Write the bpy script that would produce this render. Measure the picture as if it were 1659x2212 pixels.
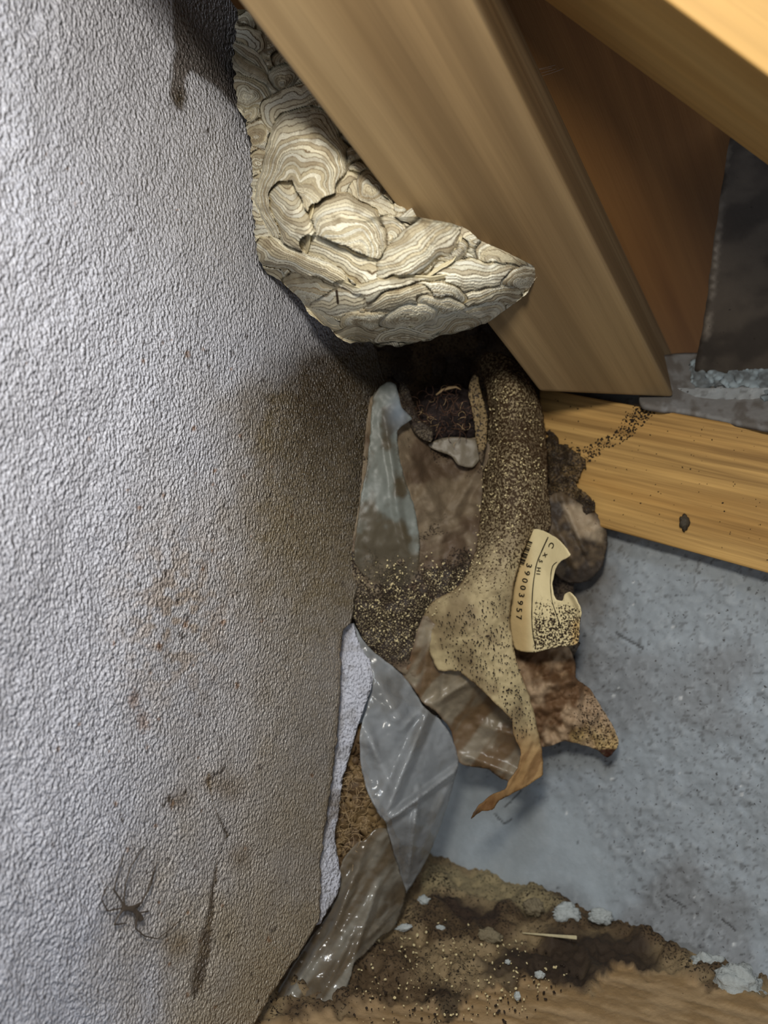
import bpy, bmesh, math, random
import numpy as np
from mathutils import Vector, Matrix
from mathutils.geometry import delaunay_2d_cdt

for o in list(bpy.data.objects): bpy.data.objects.remove(o)
SC = bpy.context.scene
COL = SC.collection
F = 1700.0; CX = 829.5; CY = 1106.0          # focal length and centre in pixels of the 1659x2212 frame

# ------------------------------------------------------------------ camera
cam = bpy.data.cameras.new('camera'); camo = bpy.data.objects.new('camera', cam); COL.objects.link(camo)
camo.rotation_euler = (math.pi/2, 0, 0)
cam.sensor_fit = 'VERTICAL'; cam.sensor_height = 36; cam.lens = F/2212*36
cam.clip_start = .01
cam.dof.use_dof = True; cam.dof.focus_distance = .52; cam.dof.aperture_fstop = cam.lens/1000/.0042
SC.camera = camo
# ------------------------------------------------------------------ light
def area(name, loc, target, size, power, color):
    l = bpy.data.lights.new(name, 'AREA'); l.shape = 'DISK'; l.size = size; l.energy = power; l.color = color
    o = bpy.data.objects.new(name, l); COL.objects.link(o); o.location = loc
    o.rotation_euler = (Vector(target)-Vector(loc)).to_track_quat('-Z', 'Y').to_euler()
    return o
area('torch_light', (-.03, -.05, .17), (.05, .65, -.02), .07, 2.6, (1, .95, .85))
area('skylight_light', (-.10, -.50, .75), (-.03, .6, -.1), .30, 6.2, (.80, .89, 1))
w = bpy.data.worlds.new('world'); SC.world = w; w.use_nodes = True
w.node_tree.nodes['Background'].inputs[0].default_value = (.80, .88, 1, 1)
w.node_tree.nodes['Background'].inputs[1].default_value = .24
SC.view_settings.view_transform = 'Standard'; SC.view_settings.look = 'None'
SC.view_settings.gamma = 1; SC.view_settings.use_curve_mapping = False
SC.view_settings.exposure = 0.0

# ------------------------------------------------------------------ numeric helpers
def W(px, py, d):
    px = np.asarray(px, float); py = np.asarray(py, float); d = np.asarray(d, float)
    return np.stack([(px-CX)/F*d, d+0*px, (CY-py)/F*d], -1)
def Wv(px, py, d): return Vector([float(v) for v in W(px, py, d)])
def _h(ix, iy, s):
    n = (ix.astype(np.int64)*374761393 + iy.astype(np.int64)*668265263 + int(s)*974634777) & 0xffffffff
    n = ((n ^ (n >> 13))*1274126177) & 0xffffffff
    n = (n ^ (n >> 16)) & 0xffffff
    return n/float(0xffffff)
def vn(x, y, s=0):
    x = np.asarray(x, float); y = np.asarray(y, float)
    ix = np.floor(x); iy = np.floor(y); fx = x-ix; fy = y-iy
    fx = fx*fx*fx*(fx*(fx*6-15)+10); fy = fy*fy*fy*(fy*(fy*6-15)+10)
    a = _h(ix, iy, s); b = _h(ix+1, iy, s); c = _h(ix, iy+1, s); d = _h(ix+1, iy+1, s)
    return (a*(1-fx)+b*fx)*(1-fy) + (c*(1-fx)+d*fx)*fy
def fbm(x, y, s=0, o=4):
    t = 0; a = .5; n = 0
    for i in range(o):
        t = t + a*vn(x, y, s+i*17); n += a; x = x*2.03+5.1; y = y*2.03+1.7; a *= .5
    return t/n
def sst(a, b, x):
    t = np.clip((x-a)/(b-a), 0, 1); return t*t*(3-2*t)
def rbf(ctrl):
    c = np.array(ctrl, float); n = len(c); P = c[:, :2]/500
    def U(r2): return np.where(r2 > 1e-12, r2*np.log(r2+1e-12), 0)
    K = U(((P[:, None]-P[None])**2).sum(-1)) + np.eye(n)*1e-3
    A = np.zeros((n+3, n+3)); A[:n, :n] = K; A[:n, n] = 1; A[:n, n+1:] = P; A[n, :n] = 1; A[n+1:, :n] = P.T
    s = np.linalg.solve(A, np.concatenate([c[:, 2], [0, 0, 0]]))
    def f(x, y):
        x = np.asarray(x, float)/500; y = np.asarray(y, float)/500; r = s[n]+s[n+1]*x+s[n+2]*y
        for i in range(n): r = r + s[i]*U((x-P[i, 0])**2+(y-P[i, 1])**2)
        return r
    return f
def segd(x, y, pts):
    """distance to a polyline and parameter along it (0..1)"""
    best = np.full(np.shape(x), 1e9); par = np.zeros(np.shape(x)); n = len(pts)-1
    for i in range(n):
        ax, ay = pts[i][:2]; bx, by = pts[i+1][:2]; dx = bx-ax; dy = by-ay
        t = np.clip(((x-ax)*dx+(y-ay)*dy)/(dx*dx+dy*dy+1e-9), 0, 1)
        d = np.hypot(x-ax-t*dx, y-ay-t*dy); m = d < best
        best = np.where(m, d, best); par = np.where(m, (i+t)/n, par)
    return best, par
def inpoly(x, y, poly):
    r = np.zeros(np.shape(x), bool); n = len(poly)
    for i in range(n):
        x1, y1 = poly[i][:2]; x2, y2 = poly[(i+1) % n][:2]
        if y1 == y2: continue
        c = ((y1 > y) != (y2 > y)) & (x < (x2-x1)*(y-y1)/(y2-y1)+x1); r ^= c
    return r
def softpoly(x, y, poly, w):
    d, _ = segd(x, y, list(poly)+[poly[0]]); s = np.where(inpoly(x, y, poly), d, -d)
    return sst(-w, w, s)
def lin(c):
    c = np.asarray(c, float)/255; return np.where(c <= .04045, c/12.92, ((c+.055)/1.055)**2.4)
def mix(a, b, t):
    t = np.asarray(t)[..., None]; return a*(1-t)+b*t
def L3(c): return tuple(float(v) for v in lin(c))+(1,)

# ------------------------------------------------------------------ objects
def tag(o, label=None, cat=None, group=None, kind=None):
    if label: o['label'] = label
    if cat: o['category'] = cat
    if group: o['group'] = group
    if kind: o['kind'] = kind
    return o
def mesh_obj(name, V, Fc, mat, parent=None, col=None, smooth=True):
    me = bpy.data.meshes.new(name); V = np.asarray(V, float)
    V = np.where(np.isfinite(V), V, 0)
    me.from_pydata([tuple(v) for v in V], [], [tuple(int(i) for i in f) for f in Fc]); me.update()
    if smooth: me.polygons.foreach_set('use_smooth', [True]*len(me.polygons))
    if col is not None:
        c = np.asarray(col, float)
        if c.shape[1] == 3: c = np.concatenate([c, np.zeros((len(c), 1))], 1)
        a = me.color_attributes.new('col', 'FLOAT_COLOR', 'POINT'); a.data.foreach_set('color', c.astype(np.float32).ravel())
    if mat: me.materials.append(mat)
    o = bpy.data.objects.new(name, me); COL.objects.link(o)
    if parent: o.parent = parent
    return o
def solid(o, t, off=0):
    m = o.modifiers.new('solidify', 'SOLIDIFY'); m.thickness = t; m.offset = off; return o
def empty(name, loc=(0, 0, 0)):
    o = bpy.data.objects.new(name, None); COL.objects.link(o); o.location = loc; o.empty_display_size = .02; return o
def parent_keep(ch, root):
    ch.parent = root; ch.matrix_parent_inverse = Matrix.Translation(-root.location)
def gridfaces(r, c, flip=False, base=0):
    i = np.arange(r-1)[:, None]*c+np.arange(c-1)[None]+base; i = i.ravel()
    f = np.stack([i, i+1, i+c+1, i+c], 1)
    return f[:, ::-1] if not flip else f
def catmull(poly, step, closed=True, k=1.0):
    P = [np.array(p[:2], float) for p in poly]; n = len(P); out = []
    rng = range(n) if closed else range(n-1)
    for i in rng:
        if closed: p0, p1, p2, p3 = P[i-1], P[i], P[(i+1) % n], P[(i+2) % n]
        else: p0, p1, p2, p3 = P[max(i-1, 0)], P[i], P[i+1], P[min(i+2, n-1)]
        m = max(1, int(round(np.linalg.norm(p2-p1)/step)))
        for j in range(m):
            t = j/m; t2 = t*t; t3 = t2*t
            c = .5*((2*p1)+(-p0+p2)*t+(2*p0-5*p1+4*p2-p3)*t2+(-p0+3*p1-3*p2+p3)*t3)
            l = p1*(1-t)+p2*t; out.append(c*k+l*(1-k))
    if not closed: out.append(P[-1])
    return np.array(out)
def sheet(name, poly, depth, mat, colfn=None, step=5, thick=.0007, ragged=1.5, k=.6, parent=None, seed=1, extra=None):
    B = catmull(poly, step, k=k); s = np.arange(len(B))
    if ragged:
        B = B+np.stack([fbm(s*.35, s*0+seed, seed, 3)-.5, fbm(s*.35, s*0+seed+9, seed+5, 3)-.5], 1)*2*ragged
    x0, y0 = B.min(0); x1, y1 = B.max(0)
    gx, gy = np.meshgrid(np.arange(x0, x1, step), np.arange(y0, y1, step*.87))
    gx = gx+(np.arange(gx.shape[0])[:, None] % 2)*step*.5; gx = gx.ravel(); gy = gy.ravel()
    ins = inpoly(gx, gy, B); d, _ = segd(gx, gy, list(B)+[B[0]]); ins &= d > step*.55
    P = [Vector((float(a), float(b))) for a, b in B]+[Vector((float(a), float(b))) for a, b in zip(gx[ins], gy[ins])]
    r = delaunay_2d_cdt(P, [], [list(range(len(B)))], 1, 1e-4)
    V2 = np.array([tuple(v) for v in r[0]]); x = V2[:, 0]; y = V2[:, 1]
    dd = depth(x, y) if callable(depth) else np.full(len(x), depth)
    edge, _ = segd(x, y, list(B)+[B[0]])
    if extra is not None: dd = dd+extra(x, y, edge)
    col = colfn(x, y, edge) if colfn else None
    o = mesh_obj(name, W(x, y, dd), [f for f in r[2]], mat, parent, col)
    solid(o, thick)
    return o
def folds(lst):
    def f(x, y, e=None):
        r = 0*x
        for (a, b, c, d, amp, w) in lst:
            ds, t = segd(x, y, [(a, b), (c, d)]); r = r-amp*np.maximum(0, 1-ds/w)*np.sin(np.pi*np.clip(t*.9+.05, 0, 1))**.5
        return r
    return f
def tube_mesh(bm, pts, rad, seg=6):
    rings = []; n = len(pts)
    for i, p in enumerate(pts):
        t = (pts[min(i+1, n-1)]-pts[max(i-1, 0)])
        if t.length < 1e-9: t = Vector((0, 0, 1))
        t.normalize(); u = t.orthogonal().normalized(); v = t.cross(u)
        r = rad[i] if hasattr(rad, '__len__') else rad
        rings.append([bm.verts.new(p+(u*math.cos(a)+v*math.sin(a))*r) for a in [2*math.pi*j/seg for j in range(seg)]])
    for a, b in zip(rings, rings[1:]):
        for j in range(seg): bm.faces.new((a[j], a[(j+1) % seg], b[(j+1) % seg], b[j]))
    bm.faces.new(rings[0][::-1]); bm.faces.new(rings[-1])
def bm_obj(name, bm, mat, parent=None, smooth=True):
    me = bpy.data.meshes.new(name); bmesh.ops.recalc_face_normals(bm, faces=bm.faces); bm.to_mesh(me); bm.free()
    if smooth: me.polygons.foreach_set('use_smooth', [True]*len(me.polygons))
    me.materials.append(mat); o = bpy.data.objects.new(name, me); COL.objects.link(o)
    if parent: o.parent = parent
    return o
def blob(name, px, py, d, r, mat, seed=0, rough=.35, sub=3, squash=(1, 1, 1), rot=0, parent=None, freq=1.6):
    """irregular lump; r in pixels (rx, ry), depth radius from squash"""
    bm = bmesh.new(); bmesh.ops.create_icosphere(bm, subdivisions=sub, radius=1)
    sx = r[0]/F*d; sz = r[1]/F*d; sy = min(sx, sz)*squash[1]
    c, s = math.cos(rot), math.sin(rot)
    V = np.array([tuple(v.co) for v in bm.verts])
    n = fbm(V[:, 0]*freq+V[:, 1]*.7+10*seed, V[:, 2]*freq+V[:, 1]*freq+3.3*seed, seed, 4)-.5
    n2 = fbm(V[:, 0]*freq*3+V[:, 1]*2+4*seed, V[:, 2]*freq*3-V[:, 1]*2, seed+3, 3)-.5
    V = V*(1+n*rough*2+n2*rough*.6)[:, None]*np.array([sx, sy, sz])
    V = np.stack([V[:, 0]*c+V[:, 2]*s, V[:, 1], -V[:, 0]*s+V[:, 2]*c], 1)
    for v, q in zip(bm.verts, V): v.co = Vector(q)
    o = bm_obj(name, bm, mat, None); o.location = Wv(px, py, d)
    if parent: parent_keep(o, parent)
    return o

# ------------------------------------------------------------------ materials
def nmat(name):
    m = bpy.data.materials.new(name); m.use_nodes = True; nt = m.node_tree; b = nt.nodes['Principled BSDF']; return m, nt, b
def node(nt, t, **k):
    n = nt.nodes.new(t)
    for a, v in k.items():
        if a in n.inputs: n.inputs[a].default_value = v
        else: setattr(n, a, v)
    return n
def mth(nt, op, a, b=None, clamp=False):
    n = nt.nodes.new('ShaderNodeMath'); n.operation = op; n.use_clamp = clamp
    for i, v in enumerate((a, b)):
        if v is None: continue
        if isinstance(v, (int, float)): n.inputs[i].default_value = v
        else: nt.links.new(v, n.inputs[i])
    return n.outputs[0]
def mixc(nt, f, a, b, mode='MIX'):
    n = nt.nodes.new('ShaderNodeMix'); n.data_type = 'RGBA'; n.blend_type = mode
    for i, v in ((0, f), (6, a), (7, b)):
        if isinstance(v, (int, float, tuple)): n.inputs[i].default_value = v
        else: nt.links.new(v, n.inputs[i])
    return n.outputs[2]
def noise(nt, co, scale, detail=3, rough=.5, dist=0):
    n = node(nt, 'ShaderNodeTexNoise', Scale=scale, Detail=detail, Roughness=rough, Distortion=dist); nt.links.new(co, n.inputs['Vector']); return n.outputs['Fac']
def coords(nt, sc=None, kind='Object'):
    t = nt.nodes.new('ShaderNodeTexCoord'); o = t.outputs[kind]
    if sc:
        m = nt.nodes.new('ShaderNodeMapping'); m.inputs['Scale'].default_value = sc; nt.links.new(o, m.inputs['Vector']); o = m.outputs[0]
    return o
def bump(nt, b, h, dist, strength=1, prev=None):
    n = nt.nodes.new('ShaderNodeBump'); n.inputs['Distance'].default_value = dist; n.inputs['Strength'].default_value = strength
    nt.links.new(h, n.inputs['Height'])
    if prev: nt.links.new(prev, n.inputs['Normal'])
    nt.links.new(n.outputs[0], b.inputs['Normal']); return n.outputs[0]
def vcmat(name, dark=(60, 45, 30), light=(215, 200, 170), scale=450, kl=1.0, rough=.7, mott=.25, bumpd=.0008, spec=.3,
          base=None, grain=None, graind=0.0, sparkle=False, mscale=60):
    """surface colour from the mesh attribute 'col' (rgb), its alpha is how much loose dirt lies there"""
    m, nt, b = nmat(name); co = coords(nt)
    if base is None:
        a = nt.nodes.new('ShaderNodeVertexColor'); a.layer_name = 'col'; c = a.outputs['Color']; al = a.outputs['Alpha']
    else:
        r = nt.nodes.new('ShaderNodeRGB'); r.outputs[0].default_value = L3(base); c = r.outputs[0]; al = None
    mo = noise(nt, co, mscale, 6, .65)
    c = mixc(nt, mott, c, mixc(nt, mo, (.25, .25, .25, 1), (1.6, 1.6, 1.6, 1)), 'MULTIPLY') if mott else c
    h = noise(nt, co, scale*.8, 4, .6)
    if al is not None:
        n1 = noise(nt, co, scale, 3, .6); k = mth(nt, 'MULTIPLY', al, .55)
        t = mth(nt, 'ADD', n1, k); md = mth(nt, 'MULTIPLY', mth(nt, 'SUBTRACT', t, .80), 14, True)
        c = mixc(nt, md, c, L3(dark))
        co2 = coords(nt, (1.3, 1.3, 1.3)); n2 = noise(nt, co2, scale*1.3, 2, .5); t2 = mth(nt, 'ADD', n2, mth(nt, 'MULTIPLY', al, .33*kl))
        ml = mth(nt, 'MULTIPLY', mth(nt, 'SUBTRACT', t2, .87), 18, True); ml = mth(nt, 'MULTIPLY', ml, mth(nt, 'MULTIPLY', al, 4, True))
        c = mixc(nt, ml, c, L3(light)); h = mth(nt, 'ADD', mth(nt, 'MULTIPLY', h, .4), mth(nt, 'ADD', mth(nt, 'MULTIPLY', md, .5), mth(nt, 'MULTIPLY', ml, 1.0)))
    nt.links.new(c, b.inputs['Base Color']); b.inputs['Roughness'].default_value = rough; b.inputs['Specular IOR Level'].default_value = spec
    pv = bump(nt, b, h, bumpd, 1)
    if grain:
        g = noise(nt, coords(nt, (1, 1, .7)), grain, 1.5, .45, 0); bump(nt, b, g, graind, 1, pv)
    return m
def woodmat(name, c1, c2, c3, ring=60, rough=.6, grainy=.3, lines=.3):
    """long grain along local X"""
    m, nt, b = nmat(name)
    n1 = noise(nt, coords(nt, (.05, 1, 1)), ring, 2, .5, .4); n2 = noise(nt, coords(nt, (.03, 1, 1)), 900, 3, .6)
    n3 = noise(nt, coords(nt, (.025, 1, 1)), ring*4.5, 3, .6, .3); n4 = noise(nt, coords(nt, (.4, 1, 1)), 9, 3, .5)
    c = mixc(nt, mth(nt, 'MULTIPLY', mth(nt, 'SUBTRACT', n1, .38), 3.2, True), L3(c1), L3(c2))
    c = mixc(nt, mth(nt, 'MULTIPLY', mth(nt, 'SUBTRACT', n4, .45), 2.0, True), c, L3(c3))
    c = mixc(nt, lines, c, mixc(nt, mth(nt, 'MULTIPLY', mth(nt, 'SUBTRACT', n3, .35), 3.2, True), (.35, .30, .25, 1), (1.35, 1.35, 1.35, 1)), 'MULTIPLY')
    c = mixc(nt, grainy, c, mixc(nt, n2, (.3, .3, .3, 1), (1.5, 1.5, 1.5, 1)), 'MULTIPLY')
    nt.links.new(c, b.inputs['Base Color']); b.inputs['Roughness'].default_value = rough; b.inputs['Specular IOR Level'].default_value = .3
    bump(nt, b, n2, .0004, .5); return m
def plastic(name, col, alpha, rough=.25, dirt=None, bumpd=.0006, vc=False):
    m, nt, b = nmat(name); co = coords(nt)
    if vc:
        a = nt.nodes.new('ShaderNodeVertexColor'); a.layer_name = 'col'; c = a.outputs['Color']; al = a.outputs['Alpha']
        al = mth(nt, 'ADD', al, mth(nt, 'MULTIPLY', mth(nt, 'SUBTRACT', noise(nt, co, 60, 4, .6), .5), .25), True)
    else:
        r = nt.nodes.new('ShaderNodeRGB'); r.outputs[0].default_value = L3(col); c = r.outputs[0]; al = None
    nt.links.new(c, b.inputs['Base Color']); b.inputs['Roughness'].default_value = rough; b.inputs['Specular IOR Level'].default_value = .7
    bump(nt, b, noise(nt, co, 70, 3, .5, .6), bumpd, 1)
    tr = nt.nodes.new('ShaderNodeBsdfTransparent'); mx = nt.nodes.new('ShaderNodeMixShader')
    if al is None: mx.inputs[0].default_value = alpha
    else: nt.links.new(al, mx.inputs[0])
    nt.links.new(tr.outputs[0], mx.inputs[1]); nt.links.new(b.outputs[0], mx.inputs[2])
    nt.links.new(mx.outputs[0], nt.nodes['Material Output'].inputs[0]); return m
def flat(name, c, rough=.7, spec=.3, bumpd=0, bs=600):
    m, nt, b = nmat(name); co = coords(nt)
    n = noise(nt, co, 220, 4, .6); cc = mixc(nt, .5, L3(c), mixc(nt, n, (.3, .3, .3, 1), (1.6, 1.6, 1.6, 1)), 'MULTIPLY')
    nt.links.new(cc, b.inputs['Base Color']); b.inputs['Roughness'].default_value = rough; b.inputs['Specular IOR Level'].default_value = spec
    if bumpd: bump(nt, b, noise(nt, co, bs, 3, .6), bumpd, 1)
    return m

# planes of the place as depth along the view axis
d_left = lambda x, y: 1/(2.78-.00156*np.minimum(x, 900))
k_back = .955
d_batten = lambda x, y: 1/(.7305+.000599*x+0*y)
d_back = lambda x, y: 1/((.7305+.000599*x+0*y)*k_back)
FLOORZ = -.355
d_floor = lambda x, y: -FLOORZ*F/(y-CY)

# ================================================================== WALL LEFT
right_edge = [(-200, 640), (600, 700), (700, 780), (760, 815), (830, 835), (900, 850), (1000, 835), (1100, 800), (1200, 778), (1300, 768), (1345, 757),
              (1360, 742), (1400, 736), (1480, 738), (1560, 732), (1640, 724), (1700, 716), (1760, 706), (1850, 694), (1990, 690), (2040, 660), (2090, 625), (2150, 585), (2212, 550), (2400, 440)]
re = np.array(right_edge, float)
ys = np.arange(-180, 2400, 3.6); us = np.linspace(0, 1, 285)
Rr = np.interp(ys, re[:, 0], re[:, 1])+(fbm(ys*.06, ys*0, 3, 4)-.5)*9
PY, U = np.meshgrid(ys, us, indexing='ij'); PX = -170+U*(Rr[:, None]+170)
x, y = PX.ravel(), PY.ravel()
d = d_left(x, y)
edge_r = np.repeat(Rr, len(us))-x
base = np.tile(lin((194, 194, 202)), (len(x), 1))
nb = fbm(x*.012, y*.008, 5); nf = fbm(x*.05, y*.05, 7)
bcol = lin((98, 82, 52)); tan = lin((166, 149, 120)); dk = lin((52, 36, 24)); rust = lin((128, 88, 50))
band = sst(430, 640, x+(nb-.5)*160-.05*(y-1000))*sst(640, 820, y+(nb-.5)*60+.5*(x-750))*(1-.45*sst(1150, 1500, y))
base = mix(base, bcol, np.clip(band*(.85+.6*(nf-.3)), 0, .95))
core = np.exp(-((x-700)/95)**2)*sst(690, 800, y)*(1-sst(960, 1350, y))
base = mix(base, lin((62, 48, 28)), np.clip(core*(.8*nf+.4), 0, .8))
seam = np.exp(-(edge_r/9)**2)*sst(1330, 1380, y)*(1-sst(1700, 1960, y))
base = mix(base, lin((84, 62, 34)), seam*.75)
lowt = sst(1550, 2150, y+(nb-.5)*300)*sst(150, 520, x+(nb-.5)*200)
base = mix(base, tan, lowt*.85); base = mix(base, tan, sst(150, 560, x+(nb-.5)*160)*sst(700, 1250, y+(nb-.5)*200)*.45)
mid = np.exp(-((x-380)/110)**2-((y-1330)/170)**2)*sst(.42, .62, nf)
base = mix(base, lin((150, 122, 86)), mid*.6)
# scattered dark spots, rust blotches
rnd = random.Random(4); spots = [(400, 1350, 7), (393, 1372, 6), (405, 1332, 4), (482, 1345, 5), (483, 1300, 2.5), (300, 1262, 3), (345, 1395, 5), (288, 1512, 12), (310, 1560, 13), (405, 765, 5), (282, 497, 4),
    (449, 283, 4), (420, 925, 4), (302, 1350, 3), (340, 1310, 3), (512, 1480, 4), (430, 1545, 4), (365, 1725, 6), (372, 1738, 5), (400, 1712, 4), (446, 760, 3), (310, 780, 3), (330, 870, 3), (485, 1095, 3), (250, 1735, 4), (262, 1760, 3)]
for i in range(150):
    sx = rnd.gauss(430, 150); sy = rnd.uniform(700, 2180); spots.append((sx, sy, rnd.uniform(1.6, 3.6)))
for i in range(26): spots.append((rnd.uniform(20, 500), rnd.uniform(150, 900), rnd.uniform(1.2, 2.4)))
for i, (sx, sy, r) in enumerate(spots):
    m = (abs(x-sx) < r*4) & (abs(y-sy) < r*5)
    q = np.hypot((x[m]-sx)/r, (y[m]-sy)/(r*1.5))+(vn(x[m]*.3, y[m]*.3, i)-.5)*1.2
    t = (1-sst(.5, 1.5, q))*(.85 if r < 9 else .55); base[m] = mix(base[m], dk if (i % 3 and r < 9) else rust, t)
# the torn crack running down from (450,1670)
crack = [(452, 1672), (448, 1690), (458, 1720), (462, 1745), (478, 1775), (491, 1802), (478, 1838), (468, 1870), (462, 1920), (456, 1965), (449, 2000), (444, 2040), (436, 2080), (428, 2120), (418, 2165)]
dc, tc = segd(x+(nf-.5)*10, y, crack); wdt = 2.4+1.5*np.sin(tc*25)+sst(.45, .95, tc)*17*(1-sst(.93, 1, tc))
mc = 1-sst(wdt*.4, wdt*1.25, dc); base = mix(base, mix(np.tile(lin((92, 74, 48)), (len(x), 1)), dk, sst(.35, .6, nf)*.6), mc*.88)
d = d+mc*.0012
for (bx, by, br) in ((455, 1690, 22), (500, 1700, 34), (385, 1728, 26), (390, 2040, 34), (520, 1850, 26)):
    base = mix(base, lin((120, 98, 66)), np.exp(-((x-bx)/br)**2-((y-by)/br/.9)**2)*(.35+.5*nf))
hk, _ = segd(x, y, [(450, 1685), (462, 1672), (478, 1668), (485, 1655)]); base = mix(base, dk, (1-sst(1.5, 5, hk))*.8)
# dark damp patch at the top, with a ragged left edge
patch = [(368, -200), (374, 40), (378, 110), (372, 165), (366, 205), (384, 236), (398, 240), (402, 210), (396, 180), (410, 150), (470, 190), (520, 245), (560, 260), (640, 120), (640, -200)]
pm = softpoly(x+(nf-.5)*14, y+(nf-.5)*14, patch, 5); base = mix(base, lin((86, 74, 62)), pm*.85)
d = d+pm*.0010
pk = np.exp(-((x-387)/16)**2-((y-212)/22)**2); base = mix(base, lin((70, 58, 34)), pk*.8)
d = d+(fbm(x*.006, y*.004, 9)-.5)*.010+(fbm(x*.03, y*.02, 19)-.5)*.0016
V = W(x, y, d); a = np.clip(.12+.45*band+.35*core+.25*lowt, 0, .75)*.55
col = np.concatenate([base, a[:, None]], 1)
m_wall = vcmat('textured_membrane', dark=(66, 50, 32), light=(214, 204, 180), scale=520, kl=.7, rough=.34, mott=.15, bumpd=.0004, spec=.8, grain=600, graind=.0046)
wl = mesh_obj('wall_left', V, gridfaces(len(ys), len(us)), m_wall, None, col); solid(wl, .003, -1); tag(wl, 'silvery textured membrane wall on the left, stained brown towards the corner', 'wall', kind='structure')

# ================================================================== WALL BACK
xs = np.arange(640, 1960, 4.0); yy = np.arange(838, 2290, 4.0)
PY, PX = np.meshgrid(yy, xs, indexing='ij'); x, y = PX.ravel(), PY.ravel()
n1 = fbm(x*.016, y*.016, 21, 5); n2 = fbm(x*.07, y*.07, 22, 4); n3 = fbm(x*.004, y*.004, 25, 3)
smoothp = softpoly(x, y, [(930, 1640), (1120, 1700), (1250, 1760), (1330, 1880), (1330, 1990), (1180, 1940), (930, 1890)], 45)
d = d_back(x, y)-(n1-.5)*.006*(1-.8*smoothp)-(n2-.5)*.0028*(1-.9*smoothp)-(n3-.5)*.010
# rough plaster ledge thickens at its foot
foot = sst(60, -10, 1106+603.5*(.6976+.000572*x)-y+(n1-.5)*70); d = d-foot*.012*sst(1150, 1500, x)
cb = np.tile(lin((154, 160, 164)), (len(x), 1))
cb = mix(cb, lin((172, 180, 184)), smoothp*.8)
cb = mix(cb, lin((118, 116, 114)), sst(.48, .72, n3+.25*(n1-.5))*.55)
cb = mix(cb, lin((178, 182, 184)), sst(.60, .75, n2)*.3)
cb = mix(cb, lin((70, 66, 62)), sst(.67, .76, fbm(x*.11, y*.13, 33, 3))*.45*(1-smoothp))
cb = mix(cb, lin((96, 84, 68)), sst(1400, 1230, x+(n1-.5)*120)*sst(1560, 1250, y+(n1-.5)*120)*.75)
for cr, ww in (([(1330, 1366), (1365, 1388), (1388, 1400)], 2.6), ([(1128, 1705), (1105, 1730), (1085, 1745)], 1.6), ([(1068, 1758), (1090, 1780), (1105, 1770)], 1.8), ([(1440, 1935), (1480, 1960)], 2), ([(1560, 1985), (1590, 2010)], 2)):
    q, _ = segd(x+(n2-.5)*8, y, cr); t = 1-sst(ww*.4, ww*1.5, q); cb = mix(cb, lin((48, 44, 40)), t*.8); d = d+t*.001
for i in range(90):
    sx = rnd.uniform(1180, 1659); sy = rnd.uniform(1180, 2080); r = rnd.uniform(1.2, 3.4); m = (abs(x-sx) < 14) & (abs(y-sy) < 14)
    t = 1-sst(r*.5, r*1.6, np.hypot(x[m]-sx, y[m]-sy)); cb[m] = mix(cb[m], lin((40, 38, 36)) if i % 4 else lin((225, 225, 222)), t*.7)
a = np.clip(.25-.25*smoothp+.0*x, 0, 1)
m_plaster = vcmat('grey_plaster', dark=(84, 80, 76), light=(190, 194, 196), scale=330, kl=.5, rough=.85, mott=.3, bumpd=.0009, spec=.2, mscale=90)
wb = mesh_obj('wall_back', W(x, y, d), gridfaces(len(yy), len(xs)), m_plaster, None, np.concatenate([cb, a[:, None]], 1))
solid(wb, .01, -1); tag(wb, 'rough grey plastered masonry wall behind the batten and torn wrapping', 'wall', kind='structure')

# ================================================================== FLOOR
xs = np.arange(380, 1860, 4.0); yy = np.concatenate([np.arange(1700, 1860, 8.0), np.arange(1860, 2420, 3.6)])
PY, PX = np.meshgrid(yy, xs, indexing='ij'); x, y = PX.ravel(), PY.ravel()
P = W(x, y, d_floor(x, y))
n1 = fbm(x*.02, y*.03, 41, 5); n2 = fbm(x*.09, y*.12, 42, 4); n3 = fbm(x*.006, y*.012, 45, 4); st = fbm(x*.012+y*.004, y*.075-x*.02, 47, 4)
woodm = softpoly(x+(n1-.5)*70, y+(n1-.5)*60, [(1040, 2135), (1160, 2120), (1270, 2150), (1330, 2105), (1430, 2095), (1500, 2130), (1900, 2200), (1900, 2500), (980, 2500), (960, 2230)], 7)
left_b = softpoly(x+(n1-.5)*60, y+(n1-.5)*40, [(760, 2180), (860, 2160), (950, 2185), (900, 2300), (700, 2500), (500, 2500), (560, 2230)], 10)
dirtm = (1-woodm)*(1-left_b)
P[:, 2] += dirtm*((n1-.35)*.020+(n2-.5)*.006)+(1-dirtm)*((st-.5)*.003+(n2-.5)*.001)
cf = np.tile(lin((142, 122, 90)), (len(x), 1))
cf = mix(cf, lin((92, 74, 52)), sst(.42, .62, n3+.3*(n1-.5)))
darkb = softpoly(x+(n1-.5)*60, y+(n1-.5)*40, [(1060, 2070), (1180, 2040), (1300, 2010), (1400, 2040), (1420, 2085), (1330, 2120), (1240, 2140), (1120, 2110), (1040, 2120)], 16)
cf = mix(cf, lin((50, 39, 30)), darkb*.85)
dark2 = softpoly(x+(n1-.5)*40, y+(n1-.5)*40, [(930, 1950), (1010, 1945), (1090, 1975), (1080, 2010), (1000, 2000)], 12); cf = mix(cf, lin((56, 42, 34)), dark2*.8)
dark3 = softpoly(x+(n1-.5)*40, y+(n1-.5)*30, [(930, 2135), (990, 2150), (1050, 2190), (1070, 2260), (980, 2260), (900, 2170)], 12); cf = mix(cf, lin((52, 40, 28)), dark3*.8)
tanw = mix(np.tile(lin((170, 142, 104)), (len(x), 1)), lin((146, 118, 80)), sst(.4, .7, st))
cf = mix(cf, tanw, np.clip(woodm+left_b*.8, 0, 1))
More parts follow.
